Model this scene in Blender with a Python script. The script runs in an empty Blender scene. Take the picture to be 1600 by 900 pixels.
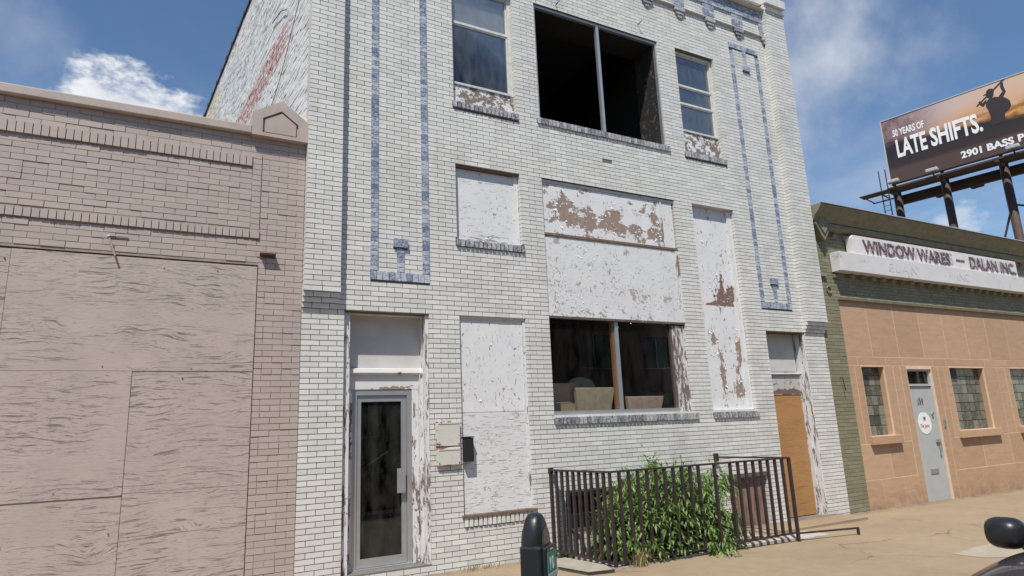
import bpy, bmesh, math, random
from mathutils import Vector, Matrix
random.seed(7)
R = math.radians
sc = bpy.context.scene
col = sc.collection

# ------------------------------------------------------------------ camera
CAM = Vector((-1.96588, -8.0, 1.16816))
cr = Vector((0.88033241, -0.47253305, -0.04156157))
cu = Vector((-0.06562398, -0.20809352, 0.975905))
cf = Vector((0.46979606, 0.85639337, 0.21420097))
FPX = 1004.617
cd = bpy.data.cameras.new('camera'); cam = bpy.data.objects.new('camera', cd); col.objects.link(cam)
cam.matrix_world = Matrix(((cr.x, cu.x, -cf.x, CAM.x), (cr.y, cu.y, -cf.y, CAM.y), (cr.z, cu.z, -cf.z, CAM.z), (0, 0, 0, 1)))
cd.sensor_width = 36; cd.lens = FPX / 1600 * 36; cd.clip_start = 0.05; cd.clip_end = 3000
sc.camera = cam
def px(x, y, z):
    d = Vector((x, y, z)) - CAM; w = d.dot(cf)
    if w < .1: return (-9999, -9999)
    return 800 + FPX * d.dot(cr) / w, 450 - FPX * d.dot(cu) / w

# ------------------------------------------------------------------ node helper
class Gr:
    def __init__(s, tree): s.t = tree; s.nodes = tree.nodes; s.nodes.clear()
    def n(s, typ, props=None, **inp):
        nd = s.nodes.new(typ)
        for k, v in (props or {}).items(): setattr(nd, k, v)
        for k, v in inp.items():
            key = k.replace('_', ' ')
            sock = nd.inputs[int(k[1:])] if (k[0] == 'i' and k[1:].isdigit()) else nd.inputs[key]
            s.put(sock, v)
        return nd
    def put(s, sock, v):
        if isinstance(v, bpy.types.Node): v = v.outputs[0]
        if isinstance(v, bpy.types.NodeSocket): s.t.links.new(v, sock)
        else:
            if isinstance(v, (tuple, list)) and len(v) == 3 and sock.type == 'RGBA': v = (*v, 1)
            sock.default_value = v
    def m(s, op, a, b=0.0, c=0.0, clamp=False):
        return s.n('ShaderNodeMath', {'operation': op, 'use_clamp': clamp}, i0=a, i1=b, i2=c).outputs[0]
    def vm(s, op, a, b=(0, 0, 0)):
        nd = s.n('ShaderNodeVectorMath', {'operation': op}, i0=a, i1=b)
        return nd.outputs[1] if op in ('DOT_PRODUCT', 'LENGTH', 'DISTANCE') else nd.outputs[0]
    def mix(s, f, a, b):
        nd = s.n('ShaderNodeMix', {'data_type': 'RGBA'}); s.put(nd.inputs[0], f); s.put(nd.inputs[6], a); s.put(nd.inputs[7], b)
        return nd.outputs[2]
    def mr(s, v, a, b, c=0.0, d=1.0, smooth=False):
        nd = s.n('ShaderNodeMapRange', {'interpolation_type': 'SMOOTHSTEP' if smooth else 'LINEAR'}, i0=v, i1=a, i2=b, i3=c, i4=d)
        return nd.outputs[0]
    def noise(s, vec, scale=5.0, detail=4.0, rough=.5, dist=0.0):
        return s.n('ShaderNodeTexNoise', None, Vector=vec, Scale=scale, Detail=detail, Roughness=rough, Distortion=dist).outputs[0]
    def pos(s): return s.n('ShaderNodeNewGeometry').outputs['Position']
    def scaled(s, v, xyz): return s.vm('MULTIPLY', v, xyz)

# ------------------------------------------------------------------ world and sun
SUN_AZ, SUN_EL = R(40), R(59)      # azimuth measured from the street-front normal towards the left
to_sun = Vector((-math.sin(SUN_AZ) * math.cos(SUN_EL), -math.cos(SUN_AZ) * math.cos(SUN_EL), math.sin(SUN_EL)))
w = bpy.data.worlds.new('World'); sc.world = w; w.use_nodes = True
g = Gr(w.node_tree)
sky = g.n('ShaderNodeTexSky', {'sky_type': 'NISHITA', 'sun_disc': False, 'sun_elevation': SUN_EL,
          'sun_rotation': math.atan2(to_sun.x, to_sun.y), 'altitude': 0, 'air_density': 1.05, 'dust_density': 0.1, 'ozone_density': 3.0})
dirv = g.n('ShaderNodeTexCoord').outputs['Generated']
sep = g.n('ShaderNodeSeparateXYZ', None, Vector=dirv)
zc = g.m('MAXIMUM', sep.outputs[2], .04)
plane = g.n('ShaderNodeCombineXYZ', None, X=g.m('DIVIDE', sep.outputs[0], zc), Y=g.m('DIVIDE', sep.outputs[1], zc), Z=0.0).outputs[0]
# high thin cirrus, all over the sky
c1 = g.noise(g.scaled(plane, (.9, .5, 1)), 1.1, 7, .62, .6)
c2 = g.noise(g.scaled(plane, (.35, .35, 1)), .9, 3, .5, .2)
cirrus = g.m('MULTIPLY', g.mr(c1, .42, .85, 0, 1, True), g.mr(c2, .44, .62, .08, 1, True))
cirrus = g.m('MULTIPLY', cirrus, .75)
def cloud(center, wid, hei, dens, seed):
    """a heap of cumulus round a direction of the sky"""
    c = Vector(center).normalized(); t1 = c.cross(Vector((0, 0, 1))).normalized(); t2 = t1.cross(c)
    dd = g.m('MAXIMUM', g.vm('DOT_PRODUCT', dirv, tuple(c)), .02)
    a = g.m('DIVIDE', g.vm('DOT_PRODUCT', dirv, tuple(t1)), dd); b = g.m('DIVIDE', g.vm('DOT_PRODUCT', dirv, tuple(t2)), dd)
    uv = g.n('ShaderNodeCombineXYZ', None, X=g.m('DIVIDE', a, wid), Y=g.m('DIVIDE', b, hei), Z=seed).outputs[0]
    r = g.vm('LENGTH', g.scaled(uv, (1, 1, 0)))
    # flat belly, heaped top
    nn = g.noise(uv, 1.7, 10, .58, 0)
    v = g.m('ADD', g.m('SUBTRACT', 1.0, r), g.m('MULTIPLY', g.m('SUBTRACT', nn, .5), 1.9))
    front = g.m('GREATER_THAN', g.vm('DOT_PRODUCT', dirv, tuple(c)), .3)
    return g.m('MULTIPLY', g.mr(v, .15, .15 + dens, 0, 1, True), front), nn
def wdir(u, v): return cf + cr * ((u - 800) / FPX) + cu * ((450 - v) / FPX)
cm, cn = cloud(wdir(200, 172), .112, .066, .40, 3.1)
cm2, cn2 = cloud(wdir(1495, 345), .045, .03, .7, 8.3)
cm3, cn3 = cloud(wdir(1345, 150), .035, .05, 1.6, 5.3)
cm4, cn4 = cloud(wdir(-900, 120), .3, .12, .5, 1.7)
cm5, cn5 = cloud(wdir(3200, 300), .25, .1, .5, 6.9)
cm6, _ = cloud(wdir(1285, 80), .20, .24, 1.5, 11.3)
cm7, _ = cloud(wdir(30, 70), .14, .16, 2.6, 14.9)
cm8, _ = cloud(wdir(1380, 270), .30, .16, 2.0, 17.9)
vs = cirrus
for q, k in ((cm2, .55), (cm3, .25), (cm4, .9), (cm5, .9), (cm6, .9), (cm7, .6), (cm8, .75)): vs = g.m('MAXIMUM', vs, g.m('MULTIPLY', q, k))
skyb = g.n('ShaderNodeHueSaturation', None, Saturation=1.08, Value=1.12, Color=sky.outputs[0]).outputs[0]
skyc = g.mix(vs, skyb, (7.4, 7.6, 8.0))
shade = g.mr(cn, .35, .62)
cumul = g.mix(shade, (6.0, 6.4, 7.2), (8.6, 8.7, 8.9))
skyc = g.mix(cm, skyc, cumul)
bg = g.n('ShaderNodeBackground', None, Color=skyc, Strength=.1)
g.n('ShaderNodeOutputWorld', None, Surface=bg)

sl = bpy.data.lights.new('sun', 'SUN'); sl.energy = 5.0; sl.angle = R(.53); sl.color = (1, .95, .865)
so = bpy.data.objects.new('sun', sl); col.objects.link(so)
so.rotation_euler = (-to_sun).to_track_quat('-Z', 'Y').to_euler(); so.location = (-6, -10, 15)
sc.view_settings.view_transform = 'Standard'; sc.view_settings.look = 'None'; sc.view_settings.gamma = 1
sc.view_settings.exposure = 0.12
sc.render.engine = 'CYCLES'
sc.cycles.max_bounces = 8; sc.cycles.transparent_max_bounces = 16

# ------------------------------------------------------------------ materials
MATS = {}
def mat(name):
    m = bpy.data.materials.new(name); m.use_nodes = True; MATS[name] = m
    return m, Gr(m.node_tree)
def finish(g, color, rough=.8, bump=None, bdist=.004, bstr=1.0, metal=0.0, spec=.5, **kw):
    p = g.n('ShaderNodeBsdfPrincipled', None, Base_Color=color, Roughness=rough, Metallic=metal)
    p.inputs['Specular IOR Level'].default_value = spec
    for k, v in kw.items(): g.put(p.inputs[k.replace('_', ' ')], v)
    if bump is not None:
        g.put(p.inputs['Normal'], g.n('ShaderNodeBump', None, Height=bump, Distance=bdist, Strength=bstr).outputs[0])
    g.n('ShaderNodeOutputMaterial', None, Surface=p)
    return p
def rnd_socket(g):
    a = g.n('ShaderNodeAttribute', {'attribute_name': 'rnd'}).outputs['Fac']
    o = g.n('ShaderNodeObjectInfo').outputs['Random']
    return g.m('FRACT', g.m('ADD', a, o))
def plain(name, c, rough=.6, metal=0.0, var=.12, nscale=6, bump=.15, spec=.5):
    m, g = mat(name); p = g.pos()
    n = g.noise(p, nscale, 6, .6)
    f = g.mr(n, .25, .75, 1 - var, 1 + var)
    fine = g.noise(p, 90, 3, .6)
    cc = g.vm('MULTIPLY', g.n('ShaderNodeRGB').outputs[0], (1, 1, 1)) if False else g.vm('SCALE', (0, 0, 0))
    vm = g.n('ShaderNodeVectorMath', {'operation': 'SCALE'}); vm.inputs[0].default_value = c; g.put(vm.inputs['Scale'], f)
    finish(g, vm.outputs[0], rough, fine if bump else None, .002, bump, metal, spec)
    return m
def brickmat(name, lo, hi, dirt, rough=.5, dirt_amt=.5, bump=.25):
    m, g = mat(name); p = g.pos(); r = rnd_socket(g)
    base = g.mix(r, lo, hi)
    st = g.noise(g.scaled(p, (1.2, 1.2, .45)), 1.3, 7, .65, .4)
    sm = g.noise(p, 34, 4, .65)
    d = g.m('MULTIPLY', g.m('ADD', g.mr(st, .46, .74, 0, 1, True), g.mr(sm, .58, .78, 0, .8)), dirt_amt, clamp=True)
    odd = g.mr(r, .93, .97, 0, .45)
    c = g.mix(g.m('MAXIMUM', d, odd), base, dirt)
    finish(g, c, rough, g.noise(p, 55, 4, .6), .003, bump)
    return m
brickmat('white_brick', (.585, .578, .545), (.70, .69, .655), (.40, .39, .35), .42, .42)
brickmat('tan_brick', (.395, .325, .29), (.44, .365, .325), (.33, .268, .238), .6, .45, .5)
brickmat('green_brick', (.185, .172, .105), (.235, .218, .14), (.31, .28, .2), .65, .4, .6)
def mottled(name, dark, light, sc=38):
    m, g = mat(name); p = g.pos(); r = rnd_socket(g)
    n = g.noise(g.vm('ADD', p, g.n('ShaderNodeCombineXYZ', None, X=g.m('MULTIPLY', r, 9.0)).outputs[0]), sc, 5, .7, 1.2)
    f = g.mr(g.m('ADD', n, g.m('MULTIPLY', g.m('SUBTRACT', r, .5), .16)), .38, .62)
    finish(g, g.mix(f, dark, light), .35, n, .003, .4)
mottled('blue_brick', (.095, .135, .235), (.52, .54, .57), 30)
mottled('sill_brick', (.12, .13, .16), (.50, .495, .49), 26)
plain('mortar_grey', (.15, .145, .135), .95, var=.3, nscale=9)
plain('mortar_tan', (.32, .262, .232), .95, var=.25, nscale=9)
plain('mortar_green', (.12, .112, .07), .95, var=.25, nscale=9)
plain('stone_cap', (.41, .34, .30), .75, var=.14, nscale=5, bump=.4)
plain('green_trim', (.21, .195, .125), .7, var=.25, nscale=7, bump=.4)
plain('mortar_black', (.03, .03, .032), .95)
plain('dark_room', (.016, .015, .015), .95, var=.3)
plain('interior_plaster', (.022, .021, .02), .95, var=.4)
plain('roofing', (.09, .088, .085), .95)
plain('aluminium', (.5, .51, .52), .42, .7, .08)
plain('grey_steel', (.40, .42, .42), .5, 0, .06)
plain('black_box', (.015, .015, .017), .5)
plain('iron_paint', (.035, .024, .026), .55, 0, .35, 14)
plain('meter_black', (.014, .014, .016), .38, 0, .2, 20)
plain('rust_steel', (.062, .036, .032), .75, 0, .35, 5)
plain('silver', (.6, .6, .6), .3, .9)
plain('white_gloss', (.78, .78, .77), .5)
plain('curb_white', (.40, .36, .33), .8, var=.25, nscale=10)
plain('upholstery', (.48, .41, .30), .9, var=.2, nscale=12)
plain('upholstery_pink', (.58, .44, .36), .9, var=.2, nscale=12)
plain('cardboard', (.55, .43, .28), .9, var=.15)
plain('frame_paint', (.56, .56, .53), .6, var=.2, nscale=12, bump=.3)
plain('wood_brown', (.16, .105, .08), .85, var=.4, nscale=11, bump=.5)
plain('frame_dark', (.10, .075, .065), .8, var=.4, nscale=12)
plain('blind', (.62, .60, .54), .9, var=.08)
plain('rubber', (.02, .02, .02), .9)
plain('grey_panel', (.50, .49, .475), .7, var=.1, nscale=4)
plain('green_sticker', (.035, .22, .16), .5)
plain('letter_white', (.8, .8, .8), .5, var=.03)
plain('letter_ghost', (.44, .46, .49), .7, var=.2, nscale=14)
plain('letter_faint', (.575, .57, .575), .7, var=.14, nscale=12)
plain('letter_red', (.5, .06, .05), .6)
plain('silhouette', (.022, .014, .016), .6)
plain('lamp_grey', (.42, .43, .43), .5)
plain('stem', (.09, .085, .05), .85)
plain('dry_grass', (.33, .27, .15), .9)
plain('chrome', (.7, .7, .7), .12, 1.0, 0)
plain('hood_liner', (.02, .02, .02), .6)

def peel(name, paint, under, thr=.62, sxyz=(6, 6, 6), blobs=(), fine=(20, .66), rough=.55, crack=None, amp=1.6):
    """old paint flaking off what is under it"""
    m, g = mat(name); p = g.pos(); s = g.n('ShaderNodeSeparateXYZ', None, Vector=p)
    n = g.noise(g.scaled(p, sxyz), 1.0, 9, .72, .3)
    v = g.m('ADD', g.m('MULTIPLY', g.m('SUBTRACT', n, .5), amp), .5)
    for (bx, bz, rx, rz, wt) in blobs:
        a = g.m('DIVIDE', g.m('SUBTRACT', s.outputs[0], bx), rx); b = g.m('DIVIDE', g.m('SUBTRACT', s.outputs[2], bz), rz)
        dd = g.m('SQRT', g.m('ADD', g.m('MULTIPLY', a, a), g.m('MULTIPLY', b, b)))
        v = g.m('ADD', v, g.m('MULTIPLY', g.m('SUBTRACT', 1.0, dd, clamp=True), wt))
    k = g.mr(v, thr - .008, thr + .008)
    f2 = g.noise(g.scaled(p, (fine[0], fine[0], fine[0] * .8)), 1.0, 6, .6, .5)
    low = g.noise(p, 1.7, 3, .55)
    f2 = g.m('ADD', f2, g.m('MULTIPLY', g.m('SUBTRACT', low, .5), .45))
    k2 = g.mr(f2, fine[1] - .01, fine[1] + .01)
    k = g.m('MAXIMUM', k, k2)
    if crack:
        cr_ = g.noise(g.scaled(p, crack[0]), 1.0, 5, .6, .4)
        k = g.m('MAXIMUM', k, g.mr(cr_, crack[1], crack[1] + .02))
    tone = g.noise(p, 3, 5, .6)
    pc = g.mix(g.mr(tone, .3, .7), paint, tuple(c * .90 for c in paint))
    uc = g.mix(g.noise(g.scaled(p, (30, 30, 9)), 1.0, 5, .6), tuple(c * .62 for c in under), tuple(min(1, c * 1.3) for c in under))
    c = g.mix(k, pc, uc)
    h = g.m('ADD', g.m('MULTIPLY', g.m('SUBTRACT', 1.0, k), .8), g.m('MULTIPLY', g.noise(g.scaled(p, sxyz), 3.0, 6, .6), .5))
    finish(g, c, g.mr(k, 0, 1, rough, .9), h, .006, .7)
    return m
WP = (.70, .70, .70)
BR = (.29, .215, .175)
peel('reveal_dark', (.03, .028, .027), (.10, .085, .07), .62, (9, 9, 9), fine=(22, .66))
peel('letter_dark', (.13, .06, .068), (.52, .48, .47), .62, (16, 16, 16), fine=(30, .64))
peel('peel_light', WP, BR, .74, (5, 5, 3), crack=((55, 55, 9), .645))
peel('peel_ply', WP, (.36, .32, .28), .80, (6, 6, 50), blobs=((2.1, 3.84, .9, .22, .36),), crack=((7, 7, 70), .645))
peel('peel_ply_low', (.68, .68, .68), (.40, .38, .35), .80, (5, 5, 5), crack=((8, 8, 75), .60))
peel('peel_big_top', WP, BR, .715, (4.2, 4.2, 5.5), blobs=((3.55, 4.46, .62, .34, .36), (3.95, 4.33, .7, .16, .3), (4.42, 4.5, .33, .42, .40), (4.6, 4.33, .5, .16, .3), (5.28, 4.62, .2, .36, .34), (5.35, 4.3, .42, .26, .40), (4.95, 4.36, .4, .14, .26), (3.75, 4.78, .2, .12, .2)), fine=(17, .67), amp=2.6)
peel('peel_big_low', (.68, .68, .68), (.40, .345, .315), .75, (6.5, 6.5, 6.5), blobs=((3.8, 3.25, .25, .15, .2), (4.35, 3.25, .2, .2, .18), (4.75, 3.28, .22, .25, .2), (5.4, 3.2, .2, .2, .2), (4.2, 2.85, 1.6, .16, .16), (3.3, 4.0, .5, .14, .2), (4.7, 3.95, .3, .2, .22)), fine=(26, .645), crack=((9, 9, 60), .66), amp=2.0)
peel('peel_narrow_top', WP, (.20, .12, .10), .74, (5, 5, 3), blobs=((6.72, 3.32, .24, .24, .5), (6.98, 3.34, .17, .25, .55), (6.62, 3.16, .5, .09, .8), (6.78, 3.62, .1, .25, .25)), crack=((40, 40, 8), .65))
peel('peel_narrow_low', WP, BR, .72, (6.5, 6.5, 3.2), blobs=((6.55, 2.05, .14, .55, .32), (6.98, 2.25, .2, .6, .32), (6.75, 1.65, .45, .3, .30), (6.4, 2.55, .15, .3, .25), (6.95, 1.62, .3, .2, .25)), fine=(15, .65), crack=((30, 30, 6), .645))
peel('peel_side', (.6, .6, .59), (.17, .125, .115), .50, (22, 22, 4.5), fine=(30, .6))
peel('peel_jamb', (.66, .66, .66), (.2, .14, .12), .58, (17, 17, 3.2), fine=(30, .66))
peel('peel_apron', WP, (.21, .155, .12), .50, (9, 9, 11), fine=(22, .64))
peel('peel_header', (.66, .66, .64), (.27, .2, .14), .72, (6, 6, 9), blobs=((.72, 1.75, .3, .05, .5),), fine=(28, .72))
peel('peel_grey', (.46, .45, .44), (.16, .10, .09), .66, (6, 6, 9), blobs=((8.25, 1.63, .6, .07, .6),), fine=(28, .7))
peel('rust_plate', (.60, .58, .52), (.25, .12, .065), .70, (14, 14, 14), blobs=((1.36, .97, .24, .035, .3), (1.36, .745, .24, .02, .25), (1.36, 1.3, .24, .03, .25), (1.20, 1.0, .025, .4, .2), (1.53, 1.0, .02, .4, .2)), fine=(40, .78), amp=1.2)
def plywood(name, c, dark, lo=.57, hi=.66, ring=1.0, bd=.012):
    m, g = mat(name); p = g.pos(); o = g.m('MULTIPLY', g.n('ShaderNodeObjectInfo').outputs['Random'], 37.0)
    q = g.vm('ADD', p, g.n('ShaderNodeCombineXYZ', None, X=o, Y=0.0, Z=o).outputs[0])
    warp = g.n('ShaderNodeTexNoise', None, Vector=g.scaled(q, (.9, 1, 2.0)), Scale=1.2, Detail=2.0, Distortion=.3).outputs[1]
    kn = g.n('ShaderNodeTexVoronoi', None, Vector=g.scaled(q, (1.3, 0, 2.3)), Scale=1.0, Randomness=1.0)
    swirl = g.mr(kn.outputs[0], .0, .34, 1, 0, True)
    qq = g.vm('ADD', q, g.scaled(g.vm('SUBTRACT', warp, (.5, .5, .5)), (.25 * ring, .2, .28 * ring)))
    qq = g.vm('ADD', qq, g.n('ShaderNodeCombineXYZ', None, Z=g.m('MULTIPLY', swirl, .09 * ring)).outputs[0])
    gr = g.noise(g.scaled(qq, (2.8, 2, 46)), 1.0, 6, .68, .1)
    gr2 = g.noise(g.scaled(qq, (14, 7, 120)), 1.0, 5, .65)
    where = g.noise(g.scaled(q, (.7, 1, 2.2)), 1.1, 4, .6)
    knot = g.m('MULTIPLY', g.mr(kn.outputs[0], .02, .11, 1, 0, True), g.mr(g.noise(q, 34, 4, .7, 1.5), .42, .62))
    cut = g.m('MULTIPLY', g.mr(gr, lo - .02, hi - .045, 0, 1), g.mr(where, .42, .54, .12, 1, True))
    cut = g.m('MAXIMUM', cut, g.m('MULTIPLY', g.mr(gr2, .57, .66), g.mr(where, .40, .58, .15, .85)))
    cut = g.m('MAXIMUM', cut, knot)
    tone = g.mr(g.noise(p, 1.6, 4, .6), .3, .7, .94, 1.06)
    vm = g.n('ShaderNodeVectorMath', {'operation': 'SCALE'}); vm.inputs[0].default_value = c; g.put(vm.inputs['Scale'], tone)
    cc = g.mix(g.m('MULTIPLY', cut, .8), vm.outputs[0], dark)
    h = g.m('SUBTRACT', g.m('MULTIPLY', gr, .35), cut)
    finish(g, cc, .7, h, bd, .55)
plywood('tan_plywood', (.435, .362, .325), (.13, .102, .09))
plywood('raw_plywood', (.38, .20, .075), (.22, .105, .038), .5, .75, .5, .003)
def boards_brown():
    m, g = mat('brown_boards'); p = g.pos()
    n = g.noise(g.scaled(p, (22, 22, 2.2)), 1.0, 6, .65, .3)
    finish(g, g.mix(g.mr(n, .3, .7), (.085, .055, .045), (.30, .19, .14)), .85, n, .006, .6)
boards_brown()
def stone():
    m, g = mat('orange_stone'); p = g.pos(); r = rnd_socket(g)
    n = g.noise(g.scaled(p, (2, 2, 9)), 1.4, 7, .65, .5); f = g.noise(p, 60, 3, .6)
    base = g.mix(g.mr(g.m('ADD', n, g.m('MULTIPLY', g.m('SUBTRACT', r, .5), .25)), .3, .7), (.40, .255, .155), (.495, .325, .208))
    # dirt splashed up from the pavement, and drip marks
    s = g.n('ShaderNodeSeparateXYZ', None, Vector=p)
    dirt = g.m('MULTIPLY', g.mr(s.outputs[2], -.15, -.62, 0, 1, True), g.mr(g.noise(g.scaled(p, (3, 3, 5)), 1.2, 5, .6), .40, .66, 0, .6))
    finish(g, g.mix(dirt, base, (.2, .12, .075)), .8, f, .002, .3)
stone()
plain('joint_pale', (.68, .50, .36), .9)
def side_wall_mat():
    m, g = mat('side_brick'); p = g.pos(); r = rnd_socket(g); s = g.n('ShaderNodeSeparateXYZ', None, Vector=p)
    z = s.outputs[2]; y = s.outputs[1]
    q = g.scaled(p, (1, 1, 1))
    n = g.noise(g.scaled(p, (1, 2.2, 4)), 1.6, 8, .68, .3); n2 = g.noise(g.scaled(p, (9, 9, 14)), 1.0, 6, .7)
    white = g.mix(r, (.60, .60, .585), (.70, .70, .69))
    # an old painted advertisement: red stripe, blue lettering block, yellow end
    def band(v, a, b, e=.03): return g.m('MULTIPLY', g.mr(v, a - e, a + e), g.mr(v, b + e, b - e))
    red = g.m('MULTIPLY', band(z, 6.95, 7.48, .05), g.mr(n2, .40, .58))
    red = g.m('MULTIPLY', red, g.mr(y, .8, 1.6))
    blue = g.m('MULTIPLY', band(z, 7.85, 9.15, .15), g.m('MULTIPLY', g.mr(g.noise(g.scaled(p, (1, 1.6, 1.1)), 1.5, 3, .5), .47, .55), g.mr(n2, .44, .62, 0, .75)))
    yel = g.m('MULTIPLY', g.mr(y, 7.2, 8.0), g.mr(n2, .36, .56, 0, .8))
    worn = g.mr(g.m('ADD', n, g.m('MULTIPLY', n2, .5)), .79, .92, 0, .75)
    c = g.mix(blue, white, (.20, .27, .40)); c = g.mix(yel, c, (.55, .45, .29)); c = g.mix(red, c, (.36, .105, .085))
    c = g.mix(worn, c, (.36, .22, .18))
    finish(g, c, .8, n2, .006, .6)
side_wall_mat()
def pave():
    m, g = mat('pavement'); p = g.pos()
    a = g.noise(p, .55, 6, .6, .4); b = g.noise(p, 5, 6, .65); c = g.noise(p, 130, 3, .7)
    v = g.n('ShaderNodeTexVoronoi', {'feature': 'DISTANCE_TO_EDGE'}, Vector=g.vm('ADD', p, g.scaled(g.n('ShaderNodeTexNoise', None, Vector=p, Scale=2.0, Detail=5.0).outputs[1], (.5, .5, 0))), Scale=.42).outputs[0]
    crack = g.m('MULTIPLY', g.mr(v, .0015, .006, 1, 0), g.mr(g.noise(p, .8, 2, .5), .44, .50))
    base = g.mix(g.mr(g.m('ADD', g.m('MULTIPLY', a, .6), g.m('MULTIPLY', b, .4)), .33, .67), (.235, .170, .105), (.325, .245, .160))
    base = g.mix(g.mr(c, .56, .74, 0, .55), base, (.42, .36, .27)); base = g.mix(g.mr(c, .44, .28, 0, .6), base, (.12, .085, .055))
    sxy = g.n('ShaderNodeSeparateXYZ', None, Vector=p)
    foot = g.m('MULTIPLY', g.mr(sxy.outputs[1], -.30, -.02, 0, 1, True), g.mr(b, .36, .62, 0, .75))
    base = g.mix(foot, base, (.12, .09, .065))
    st = g.noise(g.scaled(p, (1, 1, 1)), 2.3, 6, .7, 1.0)
    base = g.mix(g.mr(st, .64, .76, 0, .45, True), base, (.15, .11, .075))
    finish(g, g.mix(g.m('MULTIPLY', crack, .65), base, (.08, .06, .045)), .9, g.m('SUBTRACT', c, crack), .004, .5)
pave()
def asphalt():
    m, g = mat('asphalt'); p = g.pos(); c = g.noise(p, 120, 3, .7); a = g.noise(p, .8, 5, .6)
    finish(g, g.mix(g.mr(a, .3, .7), (.04, .04, .04), (.065, .063, .06)), .9, c, .004, .6)
asphalt()
plain('pale_concrete', (.34, .29, .225), .9, var=.15, nscale=3)
plain('kerb_stone', (.3, .27, .22), .9, var=.2)
plain('far_ground', (.16, .15, .1), .95, var=.3, nscale=.2)
def glass(name, tint, refl=1.0, rough=.0, dirt=.0, dirtc=(.4, .4, .4)):
    m, g = mat(name); p = g.pos()
    fr = g.n('ShaderNodeFresnel', None, IOR=1.5)
    tr = g.n('ShaderNodeBsdfTransparent', None, Color=tint); gl = g.n('ShaderNodeBsdfGlossy', None, Color=(1, 1, 1), Roughness=rough)
    wav = g.noise(p, 2.2, 2, .5)
    g.put(gl.inputs['Normal'], g.n('ShaderNodeBump', None, Height=wav, Distance=.01, Strength=.08).outputs[0])
    mx = g.n('ShaderNodeMixShader', None, i0=g.m('MULTIPLY', fr.outputs[0], refl), i1=tr, i2=gl)
    if dirt:
        df = g.n('ShaderNodeBsdfDiffuse', None, Color=dirtc)
        dn = g.m('MULTIPLY', g.mr(g.noise(g.scaled(p, (5, 5, 1.6)), 1.5, 6, .65), .35, .75), dirt)
        mx = g.n('ShaderNodeMixShader', None, i0=dn, i1=mx, i2=df)
    g.n('ShaderNodeOutputMaterial', None, Surface=mx)
glass('door_glass', (.45, .45, .44), .9, 0, .10, (.32, .33, .31))
glass('shop_glass', (.93, .93, .92), .45, 0, .025, (.35, .34, .32))
glass('dusty_glass', (.88, .89, .90), .55, .02, .2, (.30, .32, .34))
glass('car_glass', (.12, .13, .13), 1.0, 0)
def gblock():
    m, g = mat('glass_block'); p = g.pos(); r = rnd_socket(g)
    n = g.noise(g.scaled(p, (14, 14, 10)), 1.2, 4, .6, 1.0)
    c = g.mix(g.mr(g.m('ADD', n, g.m('MULTIPLY', g.m('SUBTRACT', r, .5), .5)), .3, .7), (.07, .073, .058), (.22, .22, .18))
    finish(g, c, .16, n, .01, .5)
gblock()
plain('block_mortar', (.12, .115, .10), .9)
def leafm():
    m, g = mat('leaf'); p = g.pos(); a = g.n('ShaderNodeAttribute', {'attribute_name': 'rnd'}).outputs['Fac']
    c = g.mix(a, (.045, .10, .02), (.18, .29, .06))
    d = g.n('ShaderNodeBsdfPrincipled', None, Base_Color=c, Roughness=.45)
    t = g.n('ShaderNodeBsdfTranslucent', None, Color=g.mix(a, (.10, .20, .02), (.2, .34, .05)))
    g.n('ShaderNodeOutputMaterial', None, Surface=g.n('ShaderNodeMixShader', None, i0=.28, i1=d, i2=t))
leafm()
plain('grey_glass', (.035, .034, .034), .15)
def carpaint():
    m, g = mat('car_paint')
    finish(g, (.045, .038, .036), .32, metal=.5, Coat_Weight=1.0, Coat_Roughness=.04)
carpaint()
def poster():
    """a printed picture: dusk sky over a dark field"""
    m, g = mat('poster_print'); uv = g.n('ShaderNodeTexCoord').outputs['UV']
    s = g.n('ShaderNodeSeparateXYZ', None, Vector=uv); x, y = s.outputs[0], s.outputs[1]
    n = g.noise(g.scaled(uv, (3, 5, 1)), 2.0, 6, .6, .4)
    st = g.noise(g.vm('ADD', g.scaled(uv, (2.2, 9, 1)), g.n('ShaderNodeCombineXYZ', None, Y=g.m('MULTIPLY', x, -3.0)).outputs[0]), 1.4, 6, .6, .3)
    skyg = g.mix(g.mr(g.m('ADD', y, g.m('MULTIPLY', g.m('SUBTRACT', st, .5), .5)), .45, .85), (.66, .31, .09), (.56, .43, .41))
    skyg = g.mix(g.mr(x, .45, .05), skyg, (.32, .21, .23))
    skyg = g.mix(g.mr(x, .3, 1.0, 0, .45), skyg, (.75, .42, .10))
    hz = g.m('ADD', g.m('ADD', .68, g.m('MULTIPLY', x, -.26)), g.m('MULTIPLY', g.m('SUBTRACT', n, .5), .25))
    tree = g.m('MULTIPLY', g.mr(x, .34, .14), g.mr(g.noise(g.scaled(uv, (22, 9, 1)), 1.0, 6, .7), .35, .65))
    shrub = g.m('MULTIPLY', g.m('MULTIPLY', g.mr(y, .74, .56), g.mr(x, .36, .5)), g.mr(n, .40, .55))
    c = g.mix(g.m('MULTIPLY', tree, .8), skyg, (.07, .045, .045))
    c = g.mix(g.m('MULTIPLY', shrub, .75), c, (.20, .045, .02))
    field = g.mix(g.mr(y, .05, .5), (.055, .034, .032), (.022, .018, .022))
    c = g.mix(g.mr(g.m('SUBTRACT', hz, y), -.06, .10, 0, 1, True), c, field)
    c = g.mix(g.mr(y, .24, .19), c, (.085, .055, .048))
    finish(g, c, .5, spec=.3)
poster()
plain('sign_paint', (.68, .655, .64), .6, var=.12, nscale=5)
peel('sign_old', (.66, .645, .635), (.45, .44, .44), .70, (3, 3, 8), fine=(14, .72))

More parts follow.
